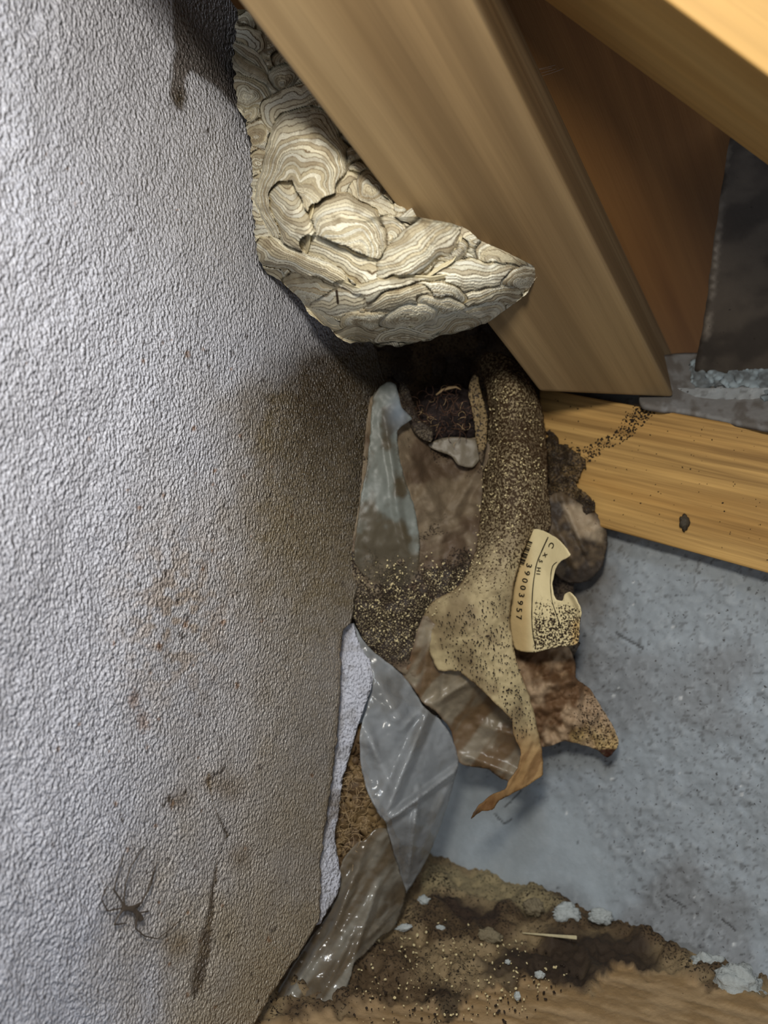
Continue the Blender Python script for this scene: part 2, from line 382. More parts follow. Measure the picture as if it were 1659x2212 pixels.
top_l = softpoly(x+(n1-.5)*40, y+(n1-.5)*20, [(930, 1875), (1060, 1890), (1170, 1925), (1230, 1975), (1120, 1965), (1010, 1935), (900, 1930)], 8); cf = mix(cf, lin((165, 150, 112)), top_l*.8*(.5+st*.6))
a = np.clip(dirtm*.5*(.4+n1*.8), 0, .6)*(1-.6*darkb); a = a+.12*(1-dirtm)
m_floor = vcmat('dusty_wood_debris', dark=(44, 34, 24), light=(206, 186, 140), scale=480, kl=.75, rough=.75, mott=.35, bumpd=.0015, spec=.3, mscale=80)
fl = mesh_obj('floor', P, gridfaces(len(yy), len(xs)), m_floor, None, np.concatenate([cf, a[:, None]], 1)); solid(fl, .01, -1); tag(fl, 'dirty timber ledge at the bottom of the corner', 'floor', kind='structure')

# ================================================================== RAFTERS
m_beam = woodmat('planed_spruce', (158, 134, 98), (112, 86, 54), (150, 126, 88), ring=15, grainy=.12, lines=.35)
m_beam2 = woodmat('planed_spruce_warm', (206, 168, 104), (184, 142, 80), (210, 172, 112), ring=24, grainy=.12, lines=.2)
m_batten = woodmat('sawn_pine', (196, 156, 92), (170, 128, 68), (204, 166, 106), ring=40, grainy=.25, lines=.6)
m_board = woodmat('brown_board', (156, 110, 62), (122, 80, 42), (146, 104, 60), ring=20, grainy=.1, lines=.2)
VP = (1983., 1903.)
Dv = Vector(((VP[0]-CX)/F, 1, (CY-VP[1])/F))
L0 = Wv(510, 0, .34); R0 = Wv(1020, 0, .348); Nv = Dv.cross(R0-L0).normalized()
if Nv.dot(R0) < 0: Nv = -Nv
TH = .135
def on_line(P0, py):       # point of P0 + t*Dv that is seen at image row py
    # (CY-py)/F*(P0.y+t) = P0.z+t*Dv.z
    k = (CY-py)/F; t = (k*P0.y-P0.z)/(Dv.z-k); return P0+Dv*t
def prism(name, A, B, mat, bev=.002, seg=3):
    """A, B: matching rings of corners at the two ends; mesh in a local frame whose X runs along the piece"""
    X = (sum(B, Vector())/len(B)-sum(A, Vector())/len(A)).normalized(); Y = (A[1]-A[0]); Y = (Y-X*Y.dot(X)).normalized(); Z = X.cross(Y)
    M = Matrix((X, Y, Z)).transposed().to_4x4(); M.translation = sum(A, Vector())/len(A); Mi = M.inverted()
    bm = bmesh.new(); va = [bm.verts.new(Mi @ p) for p in A]; vb = [bm.verts.new(Mi @ p) for p in B]; n = len(A)
    for i in range(n): bm.faces.new((va[i], va[(i+1) % n], vb[(i+1) % n], vb[i]))
    bm.faces.new(va[::-1]); bm.faces.new(vb)
    bmesh.ops.recalc_face_normals(bm, faces=bm.faces)
    bmesh.ops.bevel(bm, geom=list(bm.edges), offset=bev, segments=seg, profile=.5, affect='EDGES')
    o = bm_obj(name, bm, mat, None, smooth=False); o.matrix_world = M; return o
back0 = -.14
Lb = L0+Nv*TH; Rb = R0+Nv*TH
A = [p+Dv*back0 for p in (L0, R0, Rb, Lb)]
eL = on_line(L0, 845); eR = on_line(R0, 858); eRb = on_line(Rb, 800); eLb = eL+(eRb-eR)
B = [eL, eR, eRb, eLb]
r1 = prism('rafter', A, B, m_beam, .0030)
tag(r1, 'wide planed timber rafter sloping down over the nest, cut end on the pine batten', 'rafter', 'sloping roof rafters')
# second rafter, upper right
e0 = Wv(1175, 0, .43); e1 = Wv(1659, 358, .43); f0 = Wv(1439, 0, .315)
Dr = (e1-e0).normalized(); Wd = (f0-e0); Wd = Wd-Dr*Wd.dot(Dr); Nr = Dr.cross(Wd).normalized()
if Nr.dot(e0) < 0: Nr = -Nr
g = [e0, e0+Wd, e0+Wd+Nr*.10+Wd*0, e0+Nr*.10]
# bright upper side leans back from the ridge line
g = [e0, e0+Wd, e0+Wd+Nr*.10, e0+Nr*.10]
r2 = prism('rafter', [p-Dr*.20 for p in g], [p+Dr*.25 for p in g], m_beam2, .0015)
tag(r2, 'second rafter crossing the top right corner, its upper side bright yellow', 'rafter', 'sloping roof rafters')

# roof lining behind the rafters (structure)
def lit_plane(px, py, off):     # depth where the view ray meets the plane behind the rafter
    n = np.array(Nv); p0 = np.array(R0+Nv*off); r = np.stack([(px-CX)/F, np.ones_like(px), (CY-py)/F], -1)
    return float(n@p0)/(r@n)
def pgrid(name, poly_rows, mat, dfn, step=20, kind='structure', label=None, cat=None, colr=None):
    pass
o0 = R0+Nv*(TH+.035); Yw = (R0-L0).normalized()
A_ = [o0+Dv*(-.5)+Yw*(-.55), o0+Dv*(-.5)+Yw*(.75)]; A_ = [A_[0], A_[1], A_[1]+Nv*.02, A_[0]+Nv*.02]
B_ = [p+Dv*1.7 for p in A_]
cl = prism('ceiling', A_, B_, m_board, .001, 1); tag(cl, 'brown roof boarding behind the rafters', 'ceiling', kind='structure')

# ================================================================== BATTEN (wall plate)
def bat(px, py, off=0.0): return Wv(px, py, float(d_batten(px, py))*(1+off))
zt1 = bat(1165, 838); zt2 = bat(1800, 954); zb1 = bat(1165, 1102); zb2 = bat(1800, 1277)
inw = Vector((.35, 1, 0)).normalized()*.05
pl = prism('wooden_batten', [zt1, zb1, zb1+inw, zt1+inw], [zt2, zb2, zb2+inw, zt2+inw], m_batten, .0018, 2)
tag(pl, 'yellow pine batten fixed along the grey wall beneath the rafter end', 'batten')
# grey plaster shelf on the wall over the batten
def cshelf(x, y, e):
    n = fbm(x*.05, y*.05, 61); c = mix(np.tile(lin((138, 138, 138)), (len(x), 1)), lin((112, 108, 104)), sst(.4, .6, n)); return np.concatenate([c, 0*x[:, None]+.1], 1)
dsh = rbf([(1440, 858, .640), (1470, 880, .632), (1800, 962, .548), (1500, 770, .70), (1659, 790, .66), (1800, 820, .62), (1659, 860, .61)])
sh = sheet('mortar_ledge', [(1380, 850), (1400, 780), (1500, 765), (1659, 785), (1800, 800), (1800, 960), (1659, 930), (1560, 910), (1470, 892), (1390, 880)], dsh, m_plaster, cshelf, step=6, thick=.004, seed=3)
tag(sh, 'smooth grey mortar ledge between batten and upper wall, right of rafter end', 'ledge')
m_lump = vcmat('plaster_lump', base=(158, 168, 174), rough=.85, mott=.4, bumpd=.0016, scale=300, mscale=120)
lumps = [(1515, 822, 26, 30), (1545, 800, 32, 20), (1560, 835, 34, 22), (1600, 826, 36, 26), (1640, 818, 34, 20), (1590, 806, 34, 16), (1665, 838, 40, 22), (1625, 845, 40, 18)]
def mortar_mass():
    def dfn(x, y): return dsh(x, y)-.006
    def ex(x, y, e):
        return -sst(0, 22, e)*.006-(fbm(x*.05, y*.06, 71, 4)-.5)*.014-(fbm(x*.16, y*.16, 72, 3)-.5)*.006+np.exp(-((x-1568)/9)**2-((y-808-.25*(x-1568))/4)**2)*.012
    def cf_(x, y, e):
        n = fbm(x*.06, y*.06, 74); c = mix(np.tile(lin((156, 170, 178)), (len(x), 1)), lin((104, 108, 110)), sst(.45, .68, n)*.8); return np.concatenate([c, 0*x[:, None]+.15], 1)
    o = sheet('mortar_bead', [(1490, 792), (1510, 775), (1540, 782), (1580, 776), (1620, 786), (1680, 790), (1800, 800), (1800, 880), (1700, 868), (1640, 860), (1600, 850), (1575, 850), (1552, 836), (1520, 838), (1496, 832)], dfn, m_plaster, cf_, step=3.5, thick=.004, ragged=5, seed=8, extra=ex)
    tag(o, 'crusty pale mortar lumps squeezed along the joint right of the rafter end', 'mortar')
mortar_mass()
# grey panel with a vertical joint, upper right; beam shade painted into its colour
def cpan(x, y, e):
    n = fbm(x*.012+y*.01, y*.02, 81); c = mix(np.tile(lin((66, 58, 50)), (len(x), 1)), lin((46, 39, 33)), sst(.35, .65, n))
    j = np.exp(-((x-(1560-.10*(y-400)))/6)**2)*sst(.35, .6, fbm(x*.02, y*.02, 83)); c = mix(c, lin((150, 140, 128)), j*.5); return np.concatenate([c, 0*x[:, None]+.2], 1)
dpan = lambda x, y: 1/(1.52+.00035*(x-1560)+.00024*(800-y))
m_pan = vcmat('panel_painted_shade', dark=(40, 34, 28), light=(120, 112, 100), scale=330, kl=.4, rough=.75, mott=.3, bumpd=.0006, spec=.3)
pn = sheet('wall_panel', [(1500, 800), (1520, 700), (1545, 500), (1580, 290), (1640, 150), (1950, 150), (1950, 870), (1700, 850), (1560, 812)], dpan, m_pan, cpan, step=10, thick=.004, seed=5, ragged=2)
pn.name = 'wall_right'; tag(pn, 'grey panel with a crusty vertical joint, upper right, shade painted into its dark colour', 'wall', kind='structure')

# ================================================================== NEST
Lp = np.array([(20, 512), (60, 510), (100, 504), (150, 505), (200, 511), (240, 516), (260, 532), (300, 540), (400, 543), (480, 550), (530, 552), (570, 565), (590, 578), (610, 612), (640, 640), (655, 655), (680, 672), (700, 697), (718, 715), (730, 742), (742, 775), (747, 815), (749, 848)], float)
Rp = np.array([(20, 600), (100, 665), (200, 735), (300, 800), (400, 862), (455, 893), (468, 900), (474, 930), (482, 975), (490, 1000), (500, 1016), (515, 1030), (530, 1062), (548, 1100), (562, 1130), (572, 1150), (580, 1163), (597, 1162), (612, 1152), (632, 1140), (655, 1112), (680, 1078), (700, 1048), (716, 1010), (721, 990), (727, 950), (738, 915), (745, 885), (749, 858)], float)
ny = 520; nu = 400
ys = np.concatenate([np.linspace(20, 700, 455), np.linspace(701, 749, 65)]); us = (1-np.cos(np.linspace(0, 1, nu)*np.pi))/2*.35+np.linspace(0, 1, nu)*.65
ll = np.interp(ys, Lp[:, 0], Lp[:, 1])+(fbm(ys*.07, ys*0, 91, 3)-.5)*12; rr = np.interp(ys, Rp[:, 0], Rp[:, 1])+(fbm(ys*.09, ys*0, 92, 3)-.5)*6*(ys > 480)
rr = np.maximum(rr, ll+6)
PY, U = np.meshgrid(ys, us, indexing='ij'); PX = ll[:, None]+U*(rr-ll)[:, None]; PY = PY+(fbm(PX*.045, PX*0, 291, 2)-.5)*16*sst(640, 748, PY); x, y = PX.ravel(), PY.ravel()
dn = rbf([(505, 60, .500), (505, 150, .497), (535, 250, .500), (548, 400, .503), (555, 500, .502), (575, 590, .515), (590, 150, .478), (640, 300, .458), (700, 400, .447), (690, 500, .446), (780, 560, .444), (900, 570, .443),
          (1000, 570, .450), (1100, 590, .468), (1163, 580, .488), (885, 470, .449), (1000, 490, .456), (800, 650, .455), (950, 650, .459), (1060, 640, .472), (640, 652, .520), (720, 725, .520), (850, 748, .515), (960, 724, .508), (1050, 700, .500), (1130, 645, .494), (740, 160, .478), (870, 410, .463), (640, 60, .49)])
outline = [(a, b) for b, a in Lp]+[(a, b) for b, a in Rp[::-1]]
botl = [(578, 590), (612, 610), (655, 655), (697, 700), (742, 730), (848, 749), (950, 727), (1048, 700), (1112, 655), (1152, 612), (1163, 582)]
ebot, _ = segd(x, y, botl); round_ = np.clip(1-ebot/60, 0, 1)**2.2*.020
# --- overlapping paper shells: (cx, cy, rx, ry, angle deg, bands, dome m, kind 0 rings / 1 long stripes)
rs = random.Random(11); shells = []
for gy in range(0, 800, 42):
    for gx in range(480, 1220, 50):
        shells.append((gx+rs.uniform(-16, 16), gy+rs.uniform(-14, 14), rs.uniform(30, 46), rs.uniform(20, 32), rs.uniform(-35, 35), rs.uniform(4.5, 7), .0065, 0))
rs.shuffle(shells)
shells += [
 (500, 75, 75, 42, 20, 6, .004, 0), (520, 120, 78, 34, 35, 7, .005, 0), (532, 158, 90, 34, 38, 7, .006, 1), (540, 200, 62, 34, 35, 6, .006, 0), (612, 165, 30, 34, 0, 5, .004, 0),
 (548, 290, 26, 24, 0, 4, .004, 0), (552, 345, 24, 22, 0, 4, .004, 0), (556, 400, 26, 26, 0, 4, .003, 1), (560, 448, 28, 26, -8, 4, .003, 1), (566, 488, 30, 26, -12, 4, .003, 1),
 (660, 235, 105, 60, -20, 8, .006, 0), (652, 390, 98, 172, 6, 19, .012, 0),
 (775, 420, 55, 38, 35, 6, .004, 0), (800, 445, 62, 40, 38, 7, .005, 1), (810, 400, 30, 24, 20, 5, .003, 0), (836, 500, 46, 40, 0, 7, .004, 0),
 (745, 515, 92, 112, -8, 17, .011, 0),
 (630, 478, 42, 88, -14, 14, .013, 2),
 (745, 560, 112, 32, 24, 6, .004, 1), (1085, 560, 62, 38, 20, 8, .005, 0), (1030, 600, 96, 42, -6, 8, .006, 1), (1125, 598, 46, 26, -14, 6, .006, 0),
 (905, 540, 108, 52, -40, 11, .011, 2), (655, 575, 120, 28, 26, 10, .010, 1),
 (835, 622, 130, 24, -4, 4, .006, 1), (610, 620, 60, 26, 40, 5, .006, 1), (700, 640, 92, 30, 22, 7, .004, 0), (740, 650, 60, 24, -12, 5, .004, 1),
 (1050, 655, 80, 30, -18, 7, .005, 1), (950, 640, 72, 24, 12, 7, .006, 0), (860, 650, 68, 26, -14, 7, .006, 1), (960, 672, 74, 24, 14, 6, .005, 0), (640, 660, 46, 28, 40, 5, .005, 0),
 (700, 695, 60, 26, 26, 6, .005, 0), (800, 695, 64, 30, 4, 8, .006, 0), (880, 690, 60, 24, -12, 6, .005, 0), (1040, 690, 62, 26, -20, 6, .005, 0), (960, 705, 66, 22, -8, 6, .004, 0),
 (775, 728, 66, 20, 10, 5, .004, 0), (880, 732, 70, 18, -6, 5, .004, 0), (990, 712, 50, 18, -14, 5, .004, 0)]
H = np.zeros(len(x)); CN = np.tile(lin((190, 176, 142)), (len(x), 1)); lay = np.zeros(len(x))
wx = x+(fbm(x*.014, y*.014, 93, 2)-.5)*30+(vn(x*.06, y*.06, 193)-.5)*5; wy = y+(fbm(x*.014, y*.014, 94, 2)-.5)*30+(vn(x*.06, y*.06, 194)-.5)*5
pal = [lin((228, 220, 194)), lin((216, 206, 178)), lin((198, 186, 156)), lin((218, 214, 196)), lin((182, 170, 144)), lin((206, 200, 178)), lin((234, 228, 206))]
fine = fbm(x*.25, y*.25, 95, 2)
for i, (cx, cy, rx, ry, an, nbd, dome, kd) in enumerate(shells):
    a_ = math.radians(an); ca, sa = math.cos(a_), math.sin(a_); jx = wx-cx; jy = wy-cy
    qx = (jx*ca+jy*sa)/rx; qy = (-jx*sa+jy*ca)/ry; r = np.hypot(qx, qy)
    if kd: r = (np.abs(qx)**2.6+np.abs(qy)**2.6)**(1/2.6)
    m = r < 1
    if not m.any(): continue
    rm = r[m]; xm, ym = qx[m], qy[m]
    if kd == 0:
        ox, oy = (.0, .55) if i > 200 else (math.sin(i*7.1)*.4, .45); e_ = 1-rm
        ph = np.hypot(xm-ox*e_*.9, ym-oy*e_)*nbd*1.25; ph = np.where(rm > .93, rm*nbd*1.25, ph)
    elif kd == 1: ph = (ym+.25*xm*xm+1)*nbd*.5
    else: ph = (ym+.35*xm*xm-.3*xm+1)*nbd*.5
    ph = ph*1.25+(vn(x[m]*.035, y[m]*.035, i)-.5)*1.1+(fine[m]-.5)*.22
    k = np.floor(ph); fr = ph-k; hv = _h(k+50, 0*k+i, 7)
    c = np.stack([pal[j] for j in range(len(pal))])[(hv*6.999).astype(int)]
    line = np.exp(-((fr-.02)/.10)**2)+np.exp(-((fr-1)/.07)**2)
    c = mix(c, lin((112, 88, 58)), np.clip(line*(.35+.9*_h(k, 0*k+i, 9)), 0, .9))
    sub = np.abs(((ph*3.3) % 1)-.5)*2; c = mix(c, lin((150, 132, 98)), np.clip((sub-.72)*1.9, 0, 1)*.55)
    H[m] = 1.25*dome*np.sqrt(np.maximum(0, 1-rm**2.2))+.0012+(fr*.0009)+(.0005*sub)+.35*H[m]*0
    edgep = sst(.90, 1.0, rm); H[m] += edgep*.0006
    CN[m] = c; lay[m] = i
CN = mix(CN, lin((120, 100, 70)), np.clip((fbm(x*.04, y*.04, 97, 3)-.55)*2.5, 0, .35))
sp, _ = segd(x, y, [(727, 628), (730, 655)]); CN = mix(CN, lin((58, 44, 30)), 1-sst(1.5, 4, sp))
dd = dn(x, y)+round_-H*(.75+.25*np.clip(ebot/30, 0, 1))
bx_, _ = segd(x, y, outline)
Vf = W(x, y, dd); Vb = W(x, y, np.maximum(dn(x, y)+.03+0*x, dd+.012+.02*sst(0, 50, bx_)))
Vb = np.where((sst(0, 6, bx_) < .01)[:, None], W(x, y, dd+.002), Vb)
R_, C_ = len(ys), len(us); N_ = R_*C_
loop = list(range(C_))+[i*C_+C_-1 for i in range(1, R_)]+[(R_-1)*C_+j for j in range(C_-2, -1, -1)]+[i*C_ for i in range(R_-2, 0, -1)]
stitch = [(a, a+N_, b+N_, b) for a, b in zip(loop, loop[1:]+loop[:1])]
faces = np.concatenate([gridfaces(R_, C_), gridfaces(R_, C_, True, N_), np.array(stitch)])
m_nest, nt, b = nmat('wasp_paper')
a = nt.nodes.new('ShaderNodeVertexColor'); a.layer_name = 'col'; co = coords(nt)
c = mixc(nt, .35, a.outputs['Color'], mixc(nt, noise(nt, co, 500, 4, .6), (.45, .45, .45, 1), (1.5, 1.5, 1.5, 1)), 'MULTIPLY')
nt.links.new(c, b.inputs['Base Color']); b.inputs['Roughness'].default_value = .8; b.inputs['Specular IOR Level'].default_value = .2; bump(nt, b, noise(nt, co, 900, 3, .6), .0004, 1)
nest = mesh_obj('wasp_nest', np.concatenate([Vf, Vb]), faces, m_nest, None, np.concatenate([CN, CN]))
tag(nest, 'pale striped papery wasp nest of overlapping shells, wedged between membrane wall and rafter', 'wasp nest')
# lifted paper lips on the nest (parts)
def lip(pts, amp, seed):
    P = catmull(pts, 4, closed=False, k=.9); n = len(P); s = np.linspace(0, 1, n)
    tdir = np.gradient(P, axis=0); nn = np.stack([-tdir[:, 1], tdir[:, 0]], 1); nn /= np.linalg.norm(nn, axis=1)[:, None]+1e-9
    rows = []; cols = []
    for j, f in enumerate(np.linspace(0, 1, 5)):
        q = P+nn*(f*9*np.sin(np.pi*s)**.4+(fbm(s*14, s*0+j*.4, seed, 3)-.5)*3)[:, None]*(-1)
        depth = dn(q[:, 0], q[:, 1])-.0062-amp*(f**1.5)*np.sin(np.pi*s)
        rows.append(W(q[:, 0], q[:, 1], depth)); cc = mix(np.tile(lin((216, 204, 168)), (n, 1)), lin((150, 130, 92)), np.full(n, .5*(j % 2))); cols.append(cc)
    o = mesh_obj('paper_lip', np.concatenate(rows), gridfaces(5, n), m_nest, nest, np.concatenate(cols)); solid(o, .0006)
lip([(1000, 492), (985, 530), (972, 558), (940, 580), (912, 602)], .003, 1)
lip([(672, 408), (672, 440), (660, 480), (662, 520), (660, 548)], .003, 2)
lip([(560, 512), (620, 550), (700, 595), (760, 622), (806, 632)], .003, 3)
lip([(835, 605), (870, 600), (930, 606), (975, 600), (1010, 625)], .002, 4)

# ================================================================== TORN WRAPPING
m_dirtp = vcmat('dirty_wrapping', dark=(46, 34, 24), light=(218, 198, 152), scale=560, kl=1.15, rough=.62, mott=.4, bumpd=.0012, spec=.4, mscale=70)
m_paper = vcmat('kraft_paper', dark=(62, 44, 24), light=(222, 204, 158), scale=520, kl=.5, rough=.7, mott=.25, bumpd=.0006, spec=.3, mscale=70)
def ncol(base, alt, seed, fr=.02, lo=.4, hi=.65, a=.3):
    def f(x, y, e):
        n = fbm(x*fr, y*fr, seed, 4); c = mix(np.tile(lin(base), (len(x), 1)), lin(alt), sst(lo, hi, n))
        return np.concatenate([c, (a(x, y, e) if callable(a) else 0*x+a)[:, None]], 1)
    return f
def wob(seed, a1=.006, a2=.002, f1=.014, f2=.05):
    return lambda x, y, e: -(fbm(x*f1, y*f1, seed, 3)-.5)*a1*2-(fbm(x*f2, y*f2, seed+3, 3)-.5)*a2*2
# insulation core behind all, closes the corner
core_r = rbf([(760, 740, .70), (1000, 700, .76), (1240, 760, .72), (760, 1300, .68), (1000, 1100, .69), (1230, 1200, .69), (900, 1500, .70), (1200, 1450, .70), (960, 880, .735)])
ic = sheet('insulation_core', [(740, 640), (900, 640), (1100, 700), (1180, 860), (1225, 1000), (1230, 1200), (1240, 1400), (1180, 1560), (1000, 1560), (860, 1500), (790, 1420), (745, 1330), (730, 1000)], core_r, m_dirtp,
           ncol((104, 88, 66), (66, 54, 42), 101, a=.5), step=8, thick=.02, seed=4, extra=wob(102, .008, .003))
tag(ic, 'dark dusty insulation stuffed into the corner under the wasp nest', 'insulation')
# brown dusty plastic cover
root = empty('torn_wrapping', Wv(930, 1300, .66))
tag(root, 'brown dusty torn plastic wrapping hanging in the corner under the nest', 'wrapping')
cov_d = rbf([(800, 900, .635), (860, 1000, .645), (950, 960, .675), (1050, 1000, .665), (780, 1200, .630), (900, 1150, .648), (980, 1100, .668), (1020, 1250, .655), (780, 1330, .640), (860, 1300, .640), (930, 1350, .650), (900, 1470, .660)])
def acov(x, y, e): return np.clip(.14+.75*sst(1150, 1330, y+(fbm(x*.02, y*.02, 111)-.5)*160)*(1-sst(1400, 1460, y))+.35*sst(.55, .7, fbm(x*.02, y*.02, 112)), 0, .8)
cover = sheet('plastic_cover', [(800, 860), (868, 850), (890, 905), (915, 950), (960, 960), (1000, 950), (1045, 945), (1075, 1000), (1065, 1150), (1010, 1260), (960, 1310), (925, 1340), (930, 1400), (925, 1470), (890, 1470), (850, 1440), (815, 1415), (790, 1390), (768, 1345), (750, 1300), (760, 1180), (780, 1050)],
    cov_d, m_dirtp, ncol((132, 116, 94), (96, 78, 60), 113, .014, a=acov), step=4, thick=.0008, seed=6,
    extra=lambda x, y, e: wob(114, .010, .003)(x, y, e)+folds([(870, 960, 960, 1140, .007, 22), (960, 1140, 1040, 1000, .006, 18), (900, 1180, 1010, 1130, .007, 20), (830, 1230, 960, 1180, .004, 16), (900, 1120, 860, 980, .005, 16), (1000, 1150, 960, 1290, .005, 18)])(x, y, e))
parent_keep(cover, root)
# blue-grey strip
m_strip = plastic('blue_grey_film', (150, 160, 160), 1, .48, vc=True)
def cstrip(x, y, e):
    n = fbm(x*.03, y*.02, 121, 4); c = mix(np.tile(lin((128, 132, 124)), (len(x), 1)), lin((92, 82, 62)), sst(.4, .65, n+.45*sst(1080, 1230, y)-.05)); c = mix(c, lin((140, 154, 168)), np.exp(-((x-862)/26)**2-((y-890)/40)**2)*.8)
    return np.concatenate([c, ((.88-.25*n)*(1-.75*sst(1150, 1255, y+(n-.5)*90)))[:, None]], 1)
strip_d = rbf([(800, 850, .630), (860, 870, .632), (880, 900, .634), (850, 1000, .630), (900, 1200, .636), (780, 1180, .622), (830, 1100, .624), (860, 1250, .632)])
stp = sheet('film_strip', [(806, 855), (835, 826), (855, 832), (868, 880), (890, 905), (858, 930), (862, 985), (876, 1040), (896, 1100), (906, 1170), (903, 1230), (885, 1262), (845, 1268), (795, 1250), (766, 1215), (770, 1150), (778, 1080), (792, 1010), (800, 940)], strip_d, m_strip, cstrip, step=4, thick=.0005, seed=9,
            extra=lambda x, y, e: wob(124, .003, .001)(x, y, e)+folds([(830, 900, 860, 1080, .004, 14), (850, 1060, 880, 1200, .004, 14)])(x, y, e))
tag(stp, None); parent_keep(stp, root); stp['label'] = 'blue-grey translucent strip of film'
# pale membrane patch inside the hole
pt = sheet('inner_film', [(925, 960), (960, 945), (1030, 950), (1040, 985), (1020, 1010), (990, 1005), (975, 985), (940, 972)], .662, m_strip, lambda x, y, e: np.concatenate([np.tile(lin((122, 112, 94)), (len(x), 1)), 0*x[:, None]+.95], 1), step=5, seed=2, thick=.0005, extra=wob(131, .003, .001)); parent_keep(pt, root)
ul = sheet('film_edge', [(862, 826), (880, 835), (905, 905), (935, 925), (930, 955), (900, 940), (878, 900), (866, 870)], .648, m_dirtp, ncol((88, 76, 60), (58, 46, 36), 134, a=.55), step=4, seed=4, extra=wob(135, .004, .002)); parent_keep(ul, root)
# translucent brown torn lower sheet
m_brownfilm = plastic('brown_film', (150, 126, 96), 1, .35, vc=True, bumpd=.0010)
def cbf(x, y, e):
    n = fbm(x*.03+y*.02, y*.012, 141, 4); c = mix(np.tile(lin((168, 154, 130)), (len(x), 1)), lin((122, 98, 70)), sst(.4, .65, n)); c = mix(c, lin((90, 58, 30)), (1-sst(0, 10, e))*.6)
    return np.concatenate([c, (.55+.25*sst(.4, .7, n)+.3*(1-sst(0, 12, e)))[:, None]], 1)
bf_d = rbf([(900, 1450, .655), (1000, 1450, .64), (930, 1560, .66), (1000, 1550, .675), (1080, 1600, .675), (1150, 1600, .66), (1000, 1660, .68), (1100, 1700, .675)])
bf = sheet('brown_film', [(880, 1440), (915, 1330), (970, 1380), (1060, 1450), (1110, 1530), (1160, 1600), (1150, 1690), (1105, 1690), (1080, 1680), (1050, 1660), (1010, 1655), (985, 1640), (975, 1580), (945, 1540), (915, 1520), (895, 1490), (870, 1460)], bf_d, m_brownfilm, cbf, step=4, thick=.0005, seed=12,
    extra=lambda x, y, e: wob(142, .006, .002)(x, y, e)+folds([(935, 1520, 1015, 1470, .008, 14), (930, 1360, 910, 1500, .006, 14), (1020, 1560, 1120, 1590, .006, 20), (1000, 1630, 1130, 1680, .008, 16), (960, 1440, 950, 1540, .005, 12)])(x, y, e))
parent_keep(bf, root); bf['label'] = 'creased translucent brown film with scorched edges'

# the dusty kraft roll with its pointed tail
kr = empty('kraft_paper_wrap', Wv(1110, 1300, .64)); tag(kr, 'speckled kraft paper curling down from the rafter end to a dark pointed tip', 'paper')
kd = rbf([(1040, 800, .680), (1100, 770, .668), (1110, 860, .640), (1170, 880, .665), (1050, 950, .668), (1110, 1000, .630), (1180, 1000, .660), (1050, 1120, .655), (1110, 1120, .628), (1185, 1120, .650), (920, 1320, .640), (960, 1290, .632), (1010, 1360, .614), (1080, 1250, .612), (1110, 1330, .625),
          (930, 1400, .640), (1000, 1450, .628), (1080, 1450, .612), (1140, 1500, .620), (1100, 1560, .618), (1165, 1600, .628), (1140, 1680, .622), (1090, 1720, .612), (1020, 1765, .600), (1045, 1735, .602)])
def akr(x, y, e): return np.clip(.66-.48*sst(1080, 1420, y+(fbm(x*.012, y*.012, 151)-.5)*160)-.22*sst(1560, 1640, y), 0, .9)
def ckr(x, y, e):
    n = fbm(x*.018, y*.018, 153, 4); st = fbm((x+y*.5)*.08, (y-x*.5)*.012, 154, 3)
    c = mix(np.tile(lin((176, 158, 118)), (len(x), 1)), lin((134, 116, 84)), sst(.35, .65, n)); c = mix(c, lin((150, 134, 106)), sst(1420, 1000, y)*.75)
    c = mix(c, lin((104, 86, 64)), sst(.52, .68, n)*sst(1150, 950, y)*.6)
    lo = sst(1540, 1640, y); c = mix(c, lin((160, 122, 74)), lo*.8); c = mix(c, lin((104, 70, 36)), lo*sst(.45, .65, st)*.6)
    c = mix(c, lin((94, 58, 26)), sst(1685, 1740, y)*.7); c = mix(c, lin((22, 14, 10)), sst(1046, 1026, x)*sst(1735, 1755, y))
    c = mix(c, lin((110, 80, 42)), (1-sst(0, 5, e))*.5)
    return np.concatenate([c, akr(x, y, e)[:, None]], 1)
wrap = sheet('paper_facing', [(1036, 780), (1050, 762), (1085, 765), (1115, 780), (1150, 835), (1170, 880), (1180, 960), (1184, 1050), (1190, 1130), (1180, 1152), (1160, 1150), (1146, 1155), (1130, 1190), (1112, 1250), (1100, 1330), (1108, 1390), (1118, 1440), (1142, 1500), (1158, 1560), (1170, 1620), (1172, 1672), (1150, 1690), (1110, 1712), (1078, 1730), (1062, 1750), (1040, 1752), (1018, 1768), (1030, 1745), (1060, 1718), (1090, 1705), (1098, 1688), (1118, 1660), (1125, 1620), (1108, 1585), (1105, 1555), (1070, 1520), (1030, 1480), (990, 1450), (948, 1448), (930, 1415), (918, 1370), (916, 1330), (935, 1300), (985, 1272), (1012, 1235), (1030, 1180), (1040, 1100), (1045, 1000), (1055, 900), (1050, 840)],
    kd, m_paper, ckr, step=3.6, thick=.0008, seed=15, ragged=2, k=.5, extra=lambda x, y, e: wob(156, .003, .0012, .02, .08)(x, y, e)-.002*akr(x, y, e)*fbm(x*.2, y*.2, 158, 3)+.012*(1-sst(0, 26, e))*sst(1290, 1240, y)*.4)
parent_keep(wrap, kr)
# dark inner wrap strip left of the roll
ed = sheet('torn_edge_strip', [(1018, 815), (1030, 808), (1040, 850), (1052, 900), (1050, 960), (1040, 1000), (1030, 960), (1022, 900), (1012, 850)], .648, m_dirtp, ncol((140, 118, 80), (86, 72, 54), 161, a=.5), step=4, seed=3, extra=wob(162, .003, .001)); parent_keep(ed, kr)
